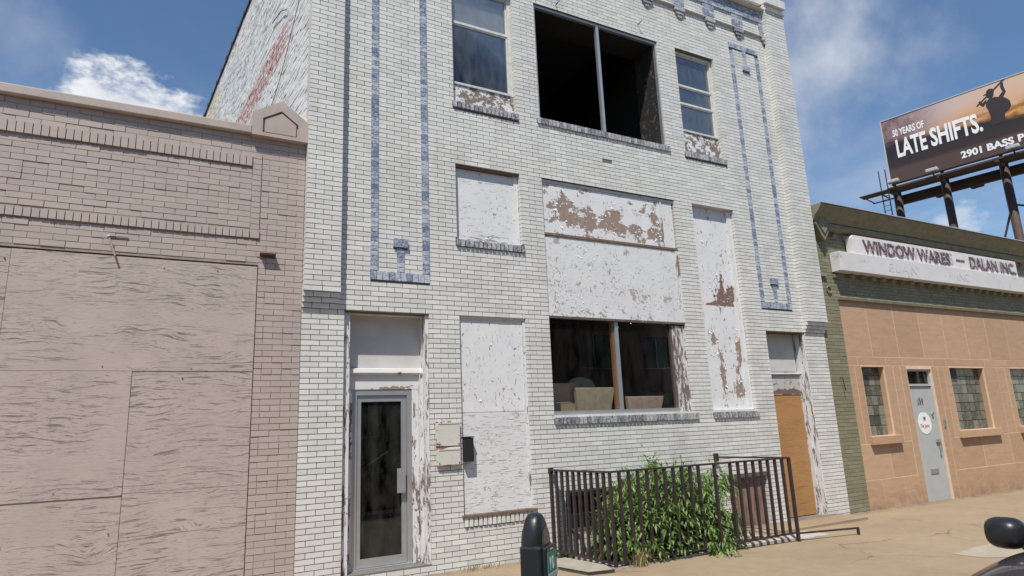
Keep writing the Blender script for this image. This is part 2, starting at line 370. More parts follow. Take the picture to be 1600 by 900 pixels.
# ------------------------------------------------------------------ mesh helpers
class MB:
    def __init__(s): s.v = []; s.f = []; s.rnd = []
    def box(s, x0, x1, y0, y1, z0, z1, skip='', rnd=0.0):
        i = len(s.v)
        s.v += [(x0, y0, z0), (x1, y0, z0), (x1, y1, z0), (x0, y1, z0), (x0, y0, z1), (x1, y0, z1), (x1, y1, z1), (x0, y1, z1)]
        F = {'f': (0, 1, 5, 4), 'b': (2, 3, 7, 6), 'l': (3, 0, 4, 7), 'r': (1, 2, 6, 5), 't': (4, 5, 6, 7), 'd': (3, 2, 1, 0)}
        for k, q in F.items():
            if k in skip: continue
            s.f.append(tuple(i + j for j in q)); s.rnd.append(rnd)
        return s
    def poly(s, pts, rnd=0.0):
        i = len(s.v); s.v += [tuple(p) for p in pts]; s.f.append(tuple(range(i, i + len(pts)))); s.rnd.append(rnd); return s
    def prism(s, prof, axis, a, b, rnd=0.0):
        """extrude a closed outline: axis 'x' takes (y,z), 'y' takes (x,z), 'z' takes (x,y)"""
        def P(q, t): return {'x': (t, q[0], q[1]), 'y': (q[0], t, q[1]), 'z': (q[0], q[1], t)}[axis]
        n = len(prof); i = len(s.v)
        s.v += [P(q, a) for q in prof] + [P(q, b) for q in prof]
        s.f.append(tuple(range(i, i + n))); s.f.append(tuple(range(i + 2 * n - 1, i + n - 1, -1))); s.rnd += [rnd] * 2
        for k in range(n):
            s.f.append((i + k, i + n + k, i + n + (k + 1) % n, i + (k + 1) % n)); s.rnd.append(rnd)
        return s
    def tube(s, pts, rad, sides=8, cap=True):
        pts = [Vector(p) for p in pts]; rads = rad if isinstance(rad, (list, tuple)) else [rad] * len(pts)
        base = len(s.v)
        for k, p in enumerate(pts):
            t = (pts[min(k + 1, len(pts) - 1)] - pts[max(k - 1, 0)]).normalized()
            a = t.cross(Vector((0, 0, 1)) if abs(t.z) < .95 else Vector((1, 0, 0))).normalized(); b = t.cross(a)
            for j in range(sides):
                th = 2 * math.pi * (j + .5) / sides
                s.v.append(tuple(p + (a * math.cos(th) + b * math.sin(th)) * rads[k]))
        for k in range(len(pts) - 1):
            for j in range(sides):
                q = base + k * sides; s.f.append((q + j, q + (j + 1) % sides, q + sides + (j + 1) % sides, q + sides + j)); s.rnd.append(0)
        if cap:
            s.f.append(tuple(base + j for j in range(sides))[::-1]); e = base + (len(pts) - 1) * sides
            s.f.append(tuple(e + j for j in range(sides))); s.rnd += [0, 0]
        return s
    def loft(s, rings, closed=True, cap=True):
        base = len(s.v); n = len(rings[0])
        for r in rings: s.v += [tuple(p) for p in r]
        for k in range(len(rings) - 1):
            for j in range(n if closed else n - 1):
                q = base + k * n; s.f.append((q + j, q + (j + 1) % n, q + n + (j + 1) % n, q + n + j)); s.rnd.append(0)
        if cap:
            s.f.append(tuple(base + j for j in range(n))[::-1]); e = base + (len(rings) - 1) * n
            s.f.append(tuple(e + j for j in range(n))); s.rnd += [0, 0]
        return s
    def build(s, name, m, parent=None, smooth=False, rnd=False, bevel=0):
        me = bpy.data.meshes.new(name)
        off = parent_loc(parent)
        me.from_pydata([(a - off[0], b - off[1], c - off[2]) for a, b, c in s.v], [], s.f)
        if rnd:
            at = me.attributes.new('rnd', 'FLOAT', 'FACE'); at.data.foreach_set('value', s.rnd)
        bm = bmesh.new(); bm.from_mesh(me); bmesh.ops.recalc_face_normals(bm, faces=bm.faces); bm.to_mesh(me); bm.free()
        me.materials.append(MATS[m])
        if smooth: me.polygons.foreach_set('use_smooth', [True] * len(me.polygons))
        o = bpy.data.objects.new(name, me); col.objects.link(o); o.parent = parent
        if bevel:
            b = o.modifiers.new('bevel', 'BEVEL'); b.width = bevel; b.segments = 2; b.limit_method = 'ANGLE'
        return o
def parent_loc(p):
    v = Vector((0, 0, 0))
    while p is not None: v = v + p.location; p = p.parent
    return v
def tag(o, label=None, cat=None, group=None, kind=None):
    for k, v in (('label', label), ('category', cat), ('group', group), ('kind', kind)):
        if v: o[k] = v
    return o
def thing(name, label, cat, loc, group=None):
    o = bpy.data.objects.new(name, None); col.objects.link(o); o.location = loc; o.empty_display_size = .2
    return tag(o, label, cat, group)
def B(name, m, parent, *box, bevel=0):
    return MB().box(*box).build(name, m, parent, bevel=bevel)
UNIT = {}
def unit_box(m):
    if m not in UNIT:
        me = bpy.data.meshes.new('unit_' + m); b = MB().box(-.5, .5, -.5, .5, -.5, .5)
        me.from_pydata(b.v, [], b.f); bm = bmesh.new(); bm.from_mesh(me); bmesh.ops.recalc_face_normals(bm, faces=bm.faces); bm.to_mesh(me); bm.free()
        me.materials.append(MATS[m]); UNIT[m] = me
    return UNIT[m]
def piece(name, m, parent, x0, x1, y0, y1, z0, z1):
    o = bpy.data.objects.new(name, unit_box(m)); col.objects.link(o); o.parent = parent
    off = parent_loc(parent)
    o.location = ((x0 + x1) / 2 - off[0], (y0 + y1) / 2 - off[1], (z0 + z1) / 2 - off[2]); o.scale = (x1 - x0, y1 - y0, z1 - z0)
    return o
def pieces(name, m, parent, boxes, limit=300, rest_name=None):
    """the ones that show largest become parts of their own, the rest one mesh"""
    sc_ = []
    for k, b in enumerate(boxes):
        x0, x1, y0, y1, z0, z1 = b
        ps = [px(x, y0, z) for x, z in ((x0, z0), (x1, z0), (x1, z1), (x0, z1))]
        inside = all(0 <= p[0] <= 1600 and 0 <= p[1] <= 900 for p in ps)
        area = abs(sum(ps[i][0] * ps[(i + 1) % 4][1] - ps[(i + 1) % 4][0] * ps[i][1] for i in range(4))) / 2
        sc_.append((area if inside else 0, k))
    sc_.sort(reverse=True)
    top = [k for a, k in sc_[:limit] if a > 0]; ts = set(top)
    for k in sorted(top): piece(name, m, parent, *boxes[k])
    mb = MB()
    for k, b in enumerate(boxes):
        if k not in ts: mb.box(*b, skip='b', rnd=random.random())
    if mb.f: tag(mb.build(rest_name or name + '_mass', m, parent, rnd=True), kind='stuff')
def lay(x0, x1, z0, z1, course, mod, holes=(), joint=.008, y0=0.0, dep=.1, phase=0.0, header_every=0, jit=.0015, row0=0):
    out = []; nrow = int(round((z1 - z0) / course))
    for i in range(nrow):
        za = z0 + i * course + joint / 2; zb = z0 + (i + 1) * course - joint / 2; zm = (za + zb) / 2
        spans = [(x0, x1)]
        for (a, b, c, d) in holes:
            if c < zm < d:
                new = []
                for (s, e) in spans:
                    if b <= s or a >= e: new.append((s, e)); continue
                    if a > s: new.append((s, a))
                    if b < e: new.append((b, e))
                spans = new
        hd = header_every and (i + row0) % header_every == header_every - 1
        mm = mod / 2 if hd else mod
        off = phase + (mm / 2 if (i % 2) else 0)
        for (s, e) in spans:
            if e - s < .02: continue
            cuts = [s]; k = math.floor((s - off) / mm) + 1
            while off + k * mm < e - .001:
                c = off + k * mm
                if c - cuts[-1] > .045 and e - c > .045: cuts.append(c)
                k += 1
            cuts.append(e)
            for a, b in zip(cuts, cuts[1:]):
                ja = joint / 2 if a > s else 0; jb = joint / 2 if b < e else 0
                j = random.uniform(-jit, jit)
                out.append((a + ja, b - jb, y0 + j, y0 + dep, za, zb))
    return out
def core(mb, x0, x1, z0, z1, y0, y1, holes, grow=.004):
    """a wall slab with openings"""
    H = [(a - grow, b + grow, c - grow, d + grow) for a, b, c, d in holes]
    xs = sorted({x0, x1, *[v for h in H for v in h[:2] if x0 < v < x1]}); zs = sorted({z0, z1, *[v for h in H for v in h[2:] if z0 < v < z1]})
    for a, b in zip(xs, xs[1:]):
        run = None
        for c, d in zip(zs, zs[1:]):
            mx, mz = (a + b) / 2, (c + d) / 2
            solid = not any(h[0] < mx < h[1] and h[2] < mz < h[3] for h in H)
            if solid: run = (run[0], d) if run else (c, d)
            if (not solid or d == zs[-1]) and run:
                mb.box(a, b, y0, y1, run[0], run[1]); run = None
def text(s, h, xs=1.0, bold=0.0, name='lettering', m='letter_white', parent=None, place=None, extrude=.004, spacing=1.0):
    """lettering as a mesh; place maps (along, up, out) to world"""
    cu_ = bpy.data.curves.new('t', 'FONT'); cu_.body = s; cu_.size = h / .73; cu_.offset = bold; cu_.extrude = extrude; cu_.space_character = spacing
    cu_.resolution_u = 3
    o = bpy.data.objects.new('t', cu_); col.objects.link(o)
    me = bpy.data.meshes.new_from_object(o); bpy.data.objects.remove(o)
    off = parent_loc(parent)
    for v in me.vertices: v.co = Vector(place(v.co.x * xs, v.co.y, v.co.z)) - off
    me.name = name; me.materials.clear(); me.materials.append(MATS[m])
    ob = bpy.data.objects.new(name, me); col.objects.link(ob); ob.parent = parent
    return ob
def text_width(s, h, xs, bold, spacing=1.0):
    cu_ = bpy.data.curves.new('t', 'FONT'); cu_.body = s; cu_.size = h / .73; cu_.offset = bold; cu_.space_character = spacing
    o = bpy.data.objects.new('t', cu_); col.objects.link(o); me = bpy.data.meshes.new_from_object(o); bpy.data.objects.remove(o)
    X = [v.co.x for v in me.vertices]; return (max(X) - min(X)) * xs

# ------------------------------------------------------------------ ground
def gz(x, y): return -.53 - .008 * x + .005 * y
PIT = (3.2, 6.05, -1.02, 0.0)
def sheet(name, xs, ys, m, dz=0.0, hole=None):
    mb = MB()
    for a, b in zip(xs, xs[1:]):
        for c, d in zip(ys, ys[1:]):
            if hole and hole[0] <= a and b <= hole[1] and hole[2] <= c and d <= hole[3]: continue
            mb.poly([(x, y, gz(x, y) + dz) for x, y in ((a, c), (b, c), (b, d), (a, d))])
    o = mb.build(name, m); o['kind'] = 'structure'; return o
sheet('pavement', [-60, PIT[0], PIT[1], 90], [-5.35, PIT[2], .6], 'pavement', 0, PIT)
k = MB(); k.prism([(-5.5, -.2), (-5.35, -.2), (-5.35, .006), (-5.47, .006), (-5.5, -.02)], 'x', -60, 90)
k.v = [(a, b, c + gz(a, b)) for a, b, c in k.v]; tag(k.build('kerb', 'kerb_stone'), kind='structure')
sheet('road', [-60, 90], [-17, -5.4], 'asphalt', -.11)
sheet('ground', [-700, 700], [-700, 700], 'far_ground', -1.6)
sheet('far_pavement', [-60, 90], [-30, -17], 'pavement', -.05)

pp = [(6.94, -2.99), (7.55, -2.92), (8.22, -2.91), (8.66, -3.01), (9.3, -3.4), (8.3, -3.75), (7.41, -3.56), (7.0, -3.34)]
tag(MB().poly([(a, b, gz(a, b) + .004) for a, b in pp]).build('pavement_patch', 'pale_concrete'), kind='structure')

# ------------------------------------------------------------------ the white brick building
WB = thing('brick_building', 'white glazed brick building of three storeys with blue brick ornament and boarded windows', 'building', (4.4, 0, -.55))
CO, MO = .066, .2127
LINT = 8.07
OP = {'door': (0, 1.134, -.42, 2.75), 'b': (1.577, 2.625, .10, 2.756), 'sq': (1.572, 2.636, 3.82, 4.985), 'g': (3.028, 5.734, 1.31, 4.985),
      'n': (6.15, 7.18, 1.31, 4.985), 'e': (7.643, 8.70, -.56, 2.75), 't': (3.05, 5.704, 5.985, LINT), 's3': (1.572, 2.636, 5.96, LINT), 'u': (6.137, 7.12, 5.96, LINT),
      'bw1': (3.14, 4.25, -.30, .26), 'bw2': (6.31, 7.21, -.62, .29)}
PJ, PSTEP = .12, .03
Z0, ZT = 2.99 - 60 * .066 - .02, 9.92
XL, XR = -.52, 9.27
holes = list(OP.values())
mb = MB(); core(mb, XL + .004, XR - .004, Z0, ZT - .1, .007, .32, holes)
for (a, b) in ((XL + .004, -.084), (8.704, XR - .004)):
    mb.box(a, b, -PJ + .006, .007, 2.99, ZT - .1)
mb.build('wall', 'mortar_grey', WB)
# sills stand where bricks would be
SILLS = {'s3': (1.55, 2.665, 5.86, 5.96), 't': (3.0, 5.765, 5.885, 5.985), 'u': (6.11, 7.16, 5.86, 5.96), 'sq': (1.55, 2.665, 3.72, 3.82),
         'g': (3.02, 5.80, 1.205, 1.305), 'n': (6.13, 7.21, 1.205, 1.305), 'b': (1.57, 2.645, -.035, .075)}
# blue panels
def blue_panel(xa, xb, out):
    z0, z1 = 3.145, 8.59; wd = .1
    for x in (xa, xb - wd):
        n = int((z1 - .11 - (z0 + .12)) / CO)
        for i in range(n + 1):
            z = z0 + .125 + i * CO
            if z + CO > z1 - .108: break
            out.append((x, x + wd, -.014, .08, z + .003, z + CO - .003))
    for z in (z0, z1 - .108):
        n = 10; st = (xb - xa) / n
        for i in range(n): out.append((xa + i * st + .004, xa + (i + 1) * st - .004, -.016, .08, z + .002, z + .118 if z == z0 else z + .106))
    xm = (xa + xb) / 2; ST = []
    for i in range(5): ST.append((xm - .05, xm + .05, z0 + .125 + i * CO, z0 + .125 + (i + 1) * CO))
    for i in range(5): ST.append((xm - .05, xm + .05, z1 - .112 - (i + 1) * CO, z1 - .112 - i * CO))
    for a, b, c, d in ST: out.append((a, b, -.014, .08, c + .003, d - .003))
    out.append((xm - .10, xm + .10, -.035, .08, z0 + .465, z0 + .465 + .115)); out.append((xm - .10, xm + .10, -.035, .08, z1 - .56, z1 - .455))
    return [(xa, xa + wd, z0, z1), (xb - wd, xb, z0, z1), (xa, xb, z0, z0 + .12), (xa, xb, z1 - .108, z1),
            (xm - .05, xm + .05, z0 + .1, z0 + .465), (xm - .1, xm + .1, z0 + .46, z0 + .585), (xm - .05, xm + .05, z1 - .46, z1 - .1), (xm - .1, xm + .1, z1 - .565, z1 - .45)]
blue = []
bh = blue_panel(.33, 1.15, blue) + blue_panel(7.61, 8.44, blue)
# frieze: blue pilasters, ledge, corbels
FZ0, FZ1 = 9.0, 9.58
PIL = [8.74 - .80 * i for i in range(12)]
fh = []
def blue_grid(xa, xb, za, zb, y, row=0):
    z = za; i = row
    while z + .03 < zb:
        zt = min(z + CO, zb); x = xa - (.05 if i % 2 else 0)
        while x < xb - .01:
            a, b = max(x, xa), min(x + .1063, xb)
            if b - a > .02: blue.append((a + .003, b - .003, y, .07, z + .003, zt - .003))
            x += .1063
        z += CO; i += 1
for xc in PIL:
    a, b = xc - .15, xc + .15
    if xc > 8.6: b = min(b, 8.70)
    if a < -.08: a = -.08
    if b <= a: continue
    blue_grid(a, b, FZ0 + .02, 9.30, -.03); fh.append((a, b, FZ0 + .02, 9.30))
blue_grid(-.08, 8.70, 9.30, 9.55, -.03); fh.append((-.08, 8.70, 9.30, 9.55))
wall_holes = holes + list(SILLS.values()) + bh + fh + [(4.235, 4.44, 5.405, 5.475)]
bricks = lay(XL, XR, Z0 + .02, 9.72, CO, MO, wall_holes + [(XL - .1, -.08, 2.99 - 4 * CO, 10), (8.70, XR + .1, 2.99 - 4 * CO, 10)], phase=.02, joint=.009)
nc = 4
zc0 = 2.99 - nc * CO
# corbelled corner piers
for (a, b) in ((XL, -.08), (8.70, XR)):
    for i in range(nc): bricks += lay(a - .004, b + .004, zc0 + i * CO, zc0 + (i + 1) * CO, CO, MO, (), y0=-PSTEP * (i + 1), dep=.03 + PSTEP * (i + 1), phase=.02 + (.106 if i % 2 else 0))
    bricks += lay(a, b, 2.99, 9.72, CO, MO, (), y0=-PJ, dep=.06 + PJ, phase=a, joint=.009)
bricks.append((4.3, 4.42, .03, .1, 5.408, 5.47)) if False else None
pieces('brick', 'white_brick', WB, bricks)
pieces('blue_brick', 'blue_brick', WB, blue)
# ledges and coping
led = MB().prism([(.05, 8.965), (-.05, 8.965), (-.053, 8.975), (-.035, 9.0), (.05, 9.0)], 'x', -.08, 8.70).build('ledge', 'white_brick', WB)
MB().prism([(.05, 9.575), (-.11, 9.575), (-.12, 9.59), (-.08, 9.63), (.05, 9.63)], 'x', -.08, 8.70).build('ledge', 'white_brick', WB)
for a, b in ((XL - .01, -.085), (8.705, XR + .01)):
    MB().prism([(.05, 9.575), (-.155, 9.575), (-.165, 9.59), (-.13, 9.63), (.05, 9.63)], 'x', a, b).build('ledge', 'white_brick', WB)
cop = []
x = XL - .03
while x < XR + .02:
    pier = x < -.08 or x > 8.66
    y = -.18 if pier else -.07
    cop.append((x + .003, x + .067, y, .30, 9.73, 9.86 + (.05 if pier else 0))); x += .07
pieces('coping_brick', 'white_brick', WB, cop, 300)
for xc in PIL:      # stepped corbels under each pilaster
    if xc < .1 or xc > 8.76: continue
    b1 = min(xc + .13, 8.69)
    MB().box(xc - .13, b1, -.055, .05, 8.885, 8.953).box(xc - .09, min(xc + .09, 8.69), -.04, .05, 8.82, 8.882).box(xc - .05, min(xc + .05, 8.69), -.025, .05, 8.755, 8.817).build('corbel', 'sill_brick', WB)
# window sills of upright bricks
def sill(key, m='sill_brick', proj=-.03):
    a, b, c, d = SILLS[key]
    bed = B('sill', 'mortar_black' if m == 'sill_brick' else 'mortar_grey', WB, a + .004, b - .004, proj + .022, .14, c + .004, d - .012)
    n = round((b - a) / .069); st = (b - a) / n
    for i in range(n):
        j = random.uniform(-.003, .003)
        piece('sill_brick', m, bed, a + i * st + .009, a + (i + 1) * st - .009, proj + j, .13, c + j * .5, d + j * .5 - .002)
for kk in ('s3', 't', 'u', 'sq', 'g', 'n'): sill(kk)
sill('b', 'white_brick', -.02)
B('wood_sill', 'wood_brown', WB, 1.55, 2.66, -.035, .12, .077, .105)
# lintel angle irons
for kk in ('sq', 'g', 'n', 'b'):
    a, b, c, d = OP[kk]; B('lintel', 'frame_dark' if kk == 'g' else 'frame_paint', WB, a - .02, b + .02, .003, .12, d - .012, d + .004)
for kk in ('door', 'e'):
    a, b, c, d = OP[kk]; B('lintel', 'frame_dark', WB, a - .01, b + .03, .002, .26, d - .035, d + .005)
# ground-floor boarded window
bo = MB().box(1.58, 2.58, .045, .065, 1.413, 2.75).build('board', 'peel_light', WB)
MB().box(1.60, 2.605, .040, .06, .108, 1.407).build('board', 'peel_ply_low', WB)
B('board_trim', 'frame_paint', WB, 1.58, 2.62, .02, .05, 2.695, 2.742)
MB().box(2.585, 2.622, .03, .1, .108, 2.69).build('board_trim', 'peel_jamb', WB)
# square boarded window
MB().box(1.60, 2.56, .085, .1, 3.825, 4.93).build('board', 'peel_ply', WB)
MB().box(2.562, 2.632, .07, .12, 3.825, 4.94).build('board_trim', 'peel_light', WB)
B('board_trim', 'frame_dark', WB, 1.574, 1.598, .07, .12, 3.825, 4.94)
B('board_trim', 'wood_brown', WB, 1.575, 2.632, .03, .12, 4.94, 4.97)
# tall boarded bay in the middle
MB().box(3.032, 5.42, .045, .07, 4.10, 4.915).build('board', 'peel_big_top', WB)
MB().box(5.424, 5.455, .03, .075, 4.10, 4.915).build('board_trim', 'peel_jamb', WB)
MB().box(5.459, 5.70, .045, .07, 4.10, 4.915).build('board', 'peel_light', WB)
B('board_trim', 'wood_brown', WB, 3.03, 5.73, .02, .075, 4.055, 4.095)
B('board_trim', 'frame_paint', WB, 3.03, 5.73, .03, .075, 4.92, 4.965)
MB().box(3.032, 5.655, .035, .07, 2.80, 4.05).build('board', 'peel_big_low', WB)
MB().box(5.659, 5.73, .025, .08, 2.80, 4.05).build('board_trim', 'peel_jamb', WB)
B('board_trim', 'frame_dark', WB, 3.03, 5.73, .03, .10, 2.765, 2.797)
# its shop window
win = B('window', 'aluminium', WB, 3.032, 5.46, .05, .14, 1.308, 1.395)
MB().box(4.285, 4.345, .07, .13, 1.395, 2.764).build('mullion', 'aluminium', win)
B('mullion', 'raw_plywood', win, 4.24, 4.282, .11, .16, 1.395, 2.764)
B('window_frame', 'frame_dark', win, 3.032, 3.07, .07, .13, 1.395, 2.764)
B('window_frame', 'frame_dark', win, 5.42, 5.455, .07, .13, 1.395, 2.764)
B('pane', 'shop_glass', win, 3.07, 4.284, .098, .102, 1.395, 2.764)
B('pane', 'shop_glass', win, 4.346, 5.42, .098, .102, 1.395, 2.764)
MB().box(5.462, 5.73, .06, .10, 1.31, 2.74).build('board', 'peel_side', WB)
# narrow boarded window
MB().box(6.155, 7.06, .11, .13, 3.155, 4.975).build('board', 'peel_narrow_top', WB)
MB().box(6.155, 7.06, .095, .13, 1.312, 3.148).build('board', 'peel_narrow_low', WB)
MB().box(7.064, 7.175, .07, .14, 1.312, 4.97).build('board_trim', 'peel_light', WB)
# curled flakes of paint standing off the boards
rf = random.Random(11)
def flakes(spots, y, n, m='white_gloss', size=(.012, .035)):
    fm = MB()
    for _ in range(n):
        bx, bz, rx, rz_ = rf.choice(spots); t = rf.uniform(0, 6.28); rr = rf.uniform(.55, 1.1)
        x_, z_ = bx + rx * rr * math.cos(t), bz + rz_ * rr * math.sin(t); L = rf.uniform(*size); W = L * rf.uniform(.5, 1.0); a = rf.uniform(0, 6.28); lift = L * rf.uniform(.25, .6)
        ux, uz = math.cos(a), math.sin(a); vx, vz = -uz, ux
        P = lambda s_, t_, o_: (x_ + ux * L * s_ + vx * W * t_, y - o_, z_ + uz * L * s_ + vz * W * t_)
        fm.poly([P(0, -.5, .001), P(0, .5, .001), P(.5, .45, lift * .35), P(.5, -.4, lift * .35)]); fm.poly([P(.5, -.4, lift * .35), P(.5, .45, lift * .35), P(.9, .2, lift), P(.85, -.25, lift)])
    tag(fm.build('paint_flakes', m, WB), kind='stuff')
flakes([(3.55, 4.46, .42, .24), (3.95, 4.33, .5, .12), (4.42, 4.5, .25, .3), (4.6, 4.33, .4, .12), (5.28, 4.6, .15, .28), (5.3, 4.3, .1, .18)], .044, 150)
flakes([(4.3, 3.3, 1.1, .6), (4.3, 2.95, 1.2, .12), (3.9, 3.5, .7, .5)], .034, 170, size=(.01, .028))
flakes([(6.55, 2.05, .12, .5), (6.95, 2.25, .08, .5), (6.75, 1.65, .28, .22), (6.4, 2.5, .12, .25)], .094, 110)
flakes([(6.72, 3.35, .2, .18), (6.9, 3.4, .1, .25), (6.5, 4.0, .25, .5)], .109, 45)
flakes([(2.1, 3.9, .42, .06), (2.0, 4.2, .4, .3)], .084, 40, size=(.01, .025))
flakes([(2.05, 2.0, .4, .55), (2.1, .6, .4, .4)], .039, 70, size=(.008, .022))
# third-floor windows
def sash_window(x0, x1, zb, zt, rails, blind=None):
    wn = MB().box(x0, x0 + .03, .07, .16, zb, zt).box(x1 - .05, x1, .07, .16, zb, zt).box(x0 + .03, x1 - .05, .06, .16, zb, zb + .035).box(x0 + .03, x1 - .05, .07, .16, zt - .05, zt).build('window', 'frame_paint', WB)
    zs = [zb + .035] + rails + [zt - .05]
    for z in rails: B('sash_rail', 'frame_paint', wn, x0 + .03, x1 - .05, .09, .14, z - .012, z + .012)
    for i, (a, b) in enumerate(zip(zs, zs[1:])):
        aa = a + (.012 if i else 0); bb = b - (.012 if i < len(rails) else 0)
        B('pane', 'dusty_glass', wn, x0 + .055, x1 - .075, .113, .117, aa + .024, bb - .024)
        MB().box(x0 + .031, x0 + .055, .10, .135, aa, bb).box(x1 - .075, x1 - .051, .10, .135, aa, bb).box(x0 + .055, x1 - .075, .10, .135, aa, aa + .024).box(x0 + .055, x1 - .075, .10, .135, bb - .024, bb).build('sash', 'frame_paint', wn)
    return wn
w1 = sash_window(1.575, 2.632, 6.29, LINT - .01, [7.36])
B('blind', 'blind', w1, 1.62, 2.57, .15, .155, 7.36, LINT - .09)
w2 = sash_window(6.14, 7.117, 6.41, LINT - .01, [6.99, 7.36])
MB().box(1.575, 2.632, .08, .11, 5.962, 6.288).build('apron_board', 'peel_apron', WB)
MB().box(6.14, 7.117, .08, .11, 5.962, 6.408).build('apron_board', 'peel_apron', WB)
wf = MB().box(3.052, 3.085, .03, .09, 5.987, LINT - .004).box(5.67, 5.702, .03, .09, 5.987, LINT - .004).box(3.085, 5.67, .03, .09, LINT - .045, LINT - .004).box(3.085, 5.67, .03, .09, 5.987, 6.01).build('window', 'aluminium', WB)
B('mullion', 'aluminium', wf, 4.335, 4.39, .03, .09, 6.01, LINT - .045)
# weathered inner reveals of the open window
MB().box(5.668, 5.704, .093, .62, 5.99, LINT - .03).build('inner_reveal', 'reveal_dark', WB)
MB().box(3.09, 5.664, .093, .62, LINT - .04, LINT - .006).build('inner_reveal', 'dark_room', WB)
# entrance on the left
dr = B('door', 'aluminium', WB, .23, .285, .22, .27, -.40, 1.66)
MB().box(.815, .88, .22, .27, -.40, 1.66).box(.285, .815, .22, .27, 1.585, 1.66).box(.285, .815, .22, .27, -.40, -.30).build('door_rail', 'aluminium', dr)
B('pane', 'door_glass', dr, .286, .814, .243, .247, -.299, 1.584)
MB().box(.74, .85, .165, .178, .44, .74).box(.765, .775, .178, .22, .48, .50).box(.765, .775, .178, .22, .68, .70).build('handle', 'aluminium', dr)
MB().tube([(.848, .225, .36), (.848, .205, .36)], .017, 12).build('lock', 'silver', dr)
MB().box(.16, .226, .20, .29, -.41, 1.735).box(.884, .945, .20, .29, -.41, 1.735).box(.226, .884, .20, .29, 1.665, 1.735).build('door_frame', 'aluminium', WB)
B('threshold', 'aluminium', WB, .16, .945, .17, .30, -.47, -.405)
B('door_step', 'kerb_stone', WB, .0, 1.13, .05, .32, -.62, -.472)
MB().box(.09, 1.09, .19, .25, 1.74, 1.93).build('door_header', 'peel_header', WB)
MB().prism([(.25, 1.93), (.15, 1.93), (.14, 1.95), (.15, 2.0), (.25, 2.02)], 'x', .06, 1.10).build('door_header', 'peel_header', WB)
B('transom_panel', 'grey_panel', WB, .09, 1.09, .245, .27, 2.022, 2.70)
MB().box(.004, .09, .06, .29, -.47, 2.71).build('jamb', 'peel_jamb', WB)
MB().box(.0945, .155, .16, .29, -.47, 1.735).build('jamb', 'peel_jamb', WB)
MB().box(.95, 1.04, .185, .29, -.47, 1.735).build('jamb', 'peel_jamb', WB)
MB().box(1.044, 1.088, .13, .29, -.47, 1.925).build('jamb', 'peel_jamb', WB)
MB().box(1.092, 1.13, .03, .30, -.50, 2.71).build('jamb', 'peel_jamb', WB)
B('transom_head', 'frame_paint', WB, .09, 1.09, .12, .28, 2.703, 2.713)
# entrance on the right
dr2 = MB().box(7.80, 8.62, .20, .22, -.55, 1.575).build('door_board', 'raw_plywood', WB)
MB().box(7.72, 8.64, .19, .24, 1.58, 1.93).build('door_header', 'peel_grey', WB)
MB().prism([(.25, 1.935), (.16, 1.935), (.15, 1.96), (.25, 2.0)], 'x', 7.70, 8.66).build('door_header', 'peel_grey', WB)
B('transom_panel', 'grey_panel', WB, 7.72, 8.62, .225, .25, 2.005, 2.71)
MB().box(7.647, 7.715, .08, .28, -.57, 2.71).build('jamb', 'peel_jamb', WB)
MB().box(7.72, 7.796, .17, .28, -.57, 1.575).build('jamb', 'peel_jamb', WB)
MB().box(8.625, 8.66, .12, .28, -.57, 1.93).build('jamb', 'peel_jamb', WB)
MB().box(8.664, 8.697, .02, .30, -.60, 2.71).build('jamb', 'peel_jamb', WB)
B('threshold', 'frame_dark', WB, 7.65, 8.69, .10, .30, -.62, -.572)
# basement windows
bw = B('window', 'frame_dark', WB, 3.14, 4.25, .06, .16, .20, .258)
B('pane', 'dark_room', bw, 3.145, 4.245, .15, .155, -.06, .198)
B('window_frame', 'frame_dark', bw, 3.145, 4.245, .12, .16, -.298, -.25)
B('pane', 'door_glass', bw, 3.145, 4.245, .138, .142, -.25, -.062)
b2 = B('window', 'frame_dark', WB, 6.29, 7.23, -.03, .10, .225, .285)
for i in range(4):
    a = 6.315 + i * .222; MB().box(a + .003, a + .219, .05 + .004 * (i % 2), .08, -.612, .222).build('plank', 'brown_boards', b2)
# vent hole, hooks over the windows
B('vent', 'black_box', WB, 4.236, 4.439, .03, .06, 5.406, 5.474)
for (hx, hz) in ((5.28, 8.30), (3.5, 8.16), (6.6, 4.2)):
    if hz > 5: MB().tube([(hx, .02, hz), (hx, -.07, hz + .01), (hx + .03, -.09, hz + .05)], .008, 6).build('hook', 'iron_paint', WB)
# rooms behind the front
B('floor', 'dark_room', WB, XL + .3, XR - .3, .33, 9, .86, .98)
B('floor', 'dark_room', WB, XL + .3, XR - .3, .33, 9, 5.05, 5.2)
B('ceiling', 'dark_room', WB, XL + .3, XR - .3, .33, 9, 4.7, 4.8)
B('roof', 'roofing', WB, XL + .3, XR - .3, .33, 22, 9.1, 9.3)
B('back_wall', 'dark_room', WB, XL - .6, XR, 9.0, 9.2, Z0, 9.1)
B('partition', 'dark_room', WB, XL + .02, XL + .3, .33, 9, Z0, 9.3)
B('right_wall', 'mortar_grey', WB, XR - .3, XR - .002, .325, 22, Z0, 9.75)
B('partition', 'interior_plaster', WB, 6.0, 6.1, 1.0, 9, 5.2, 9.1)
B('partition', 'dark_room', WB, 6.0, 6.1, .9, 9, .98, 4.7)
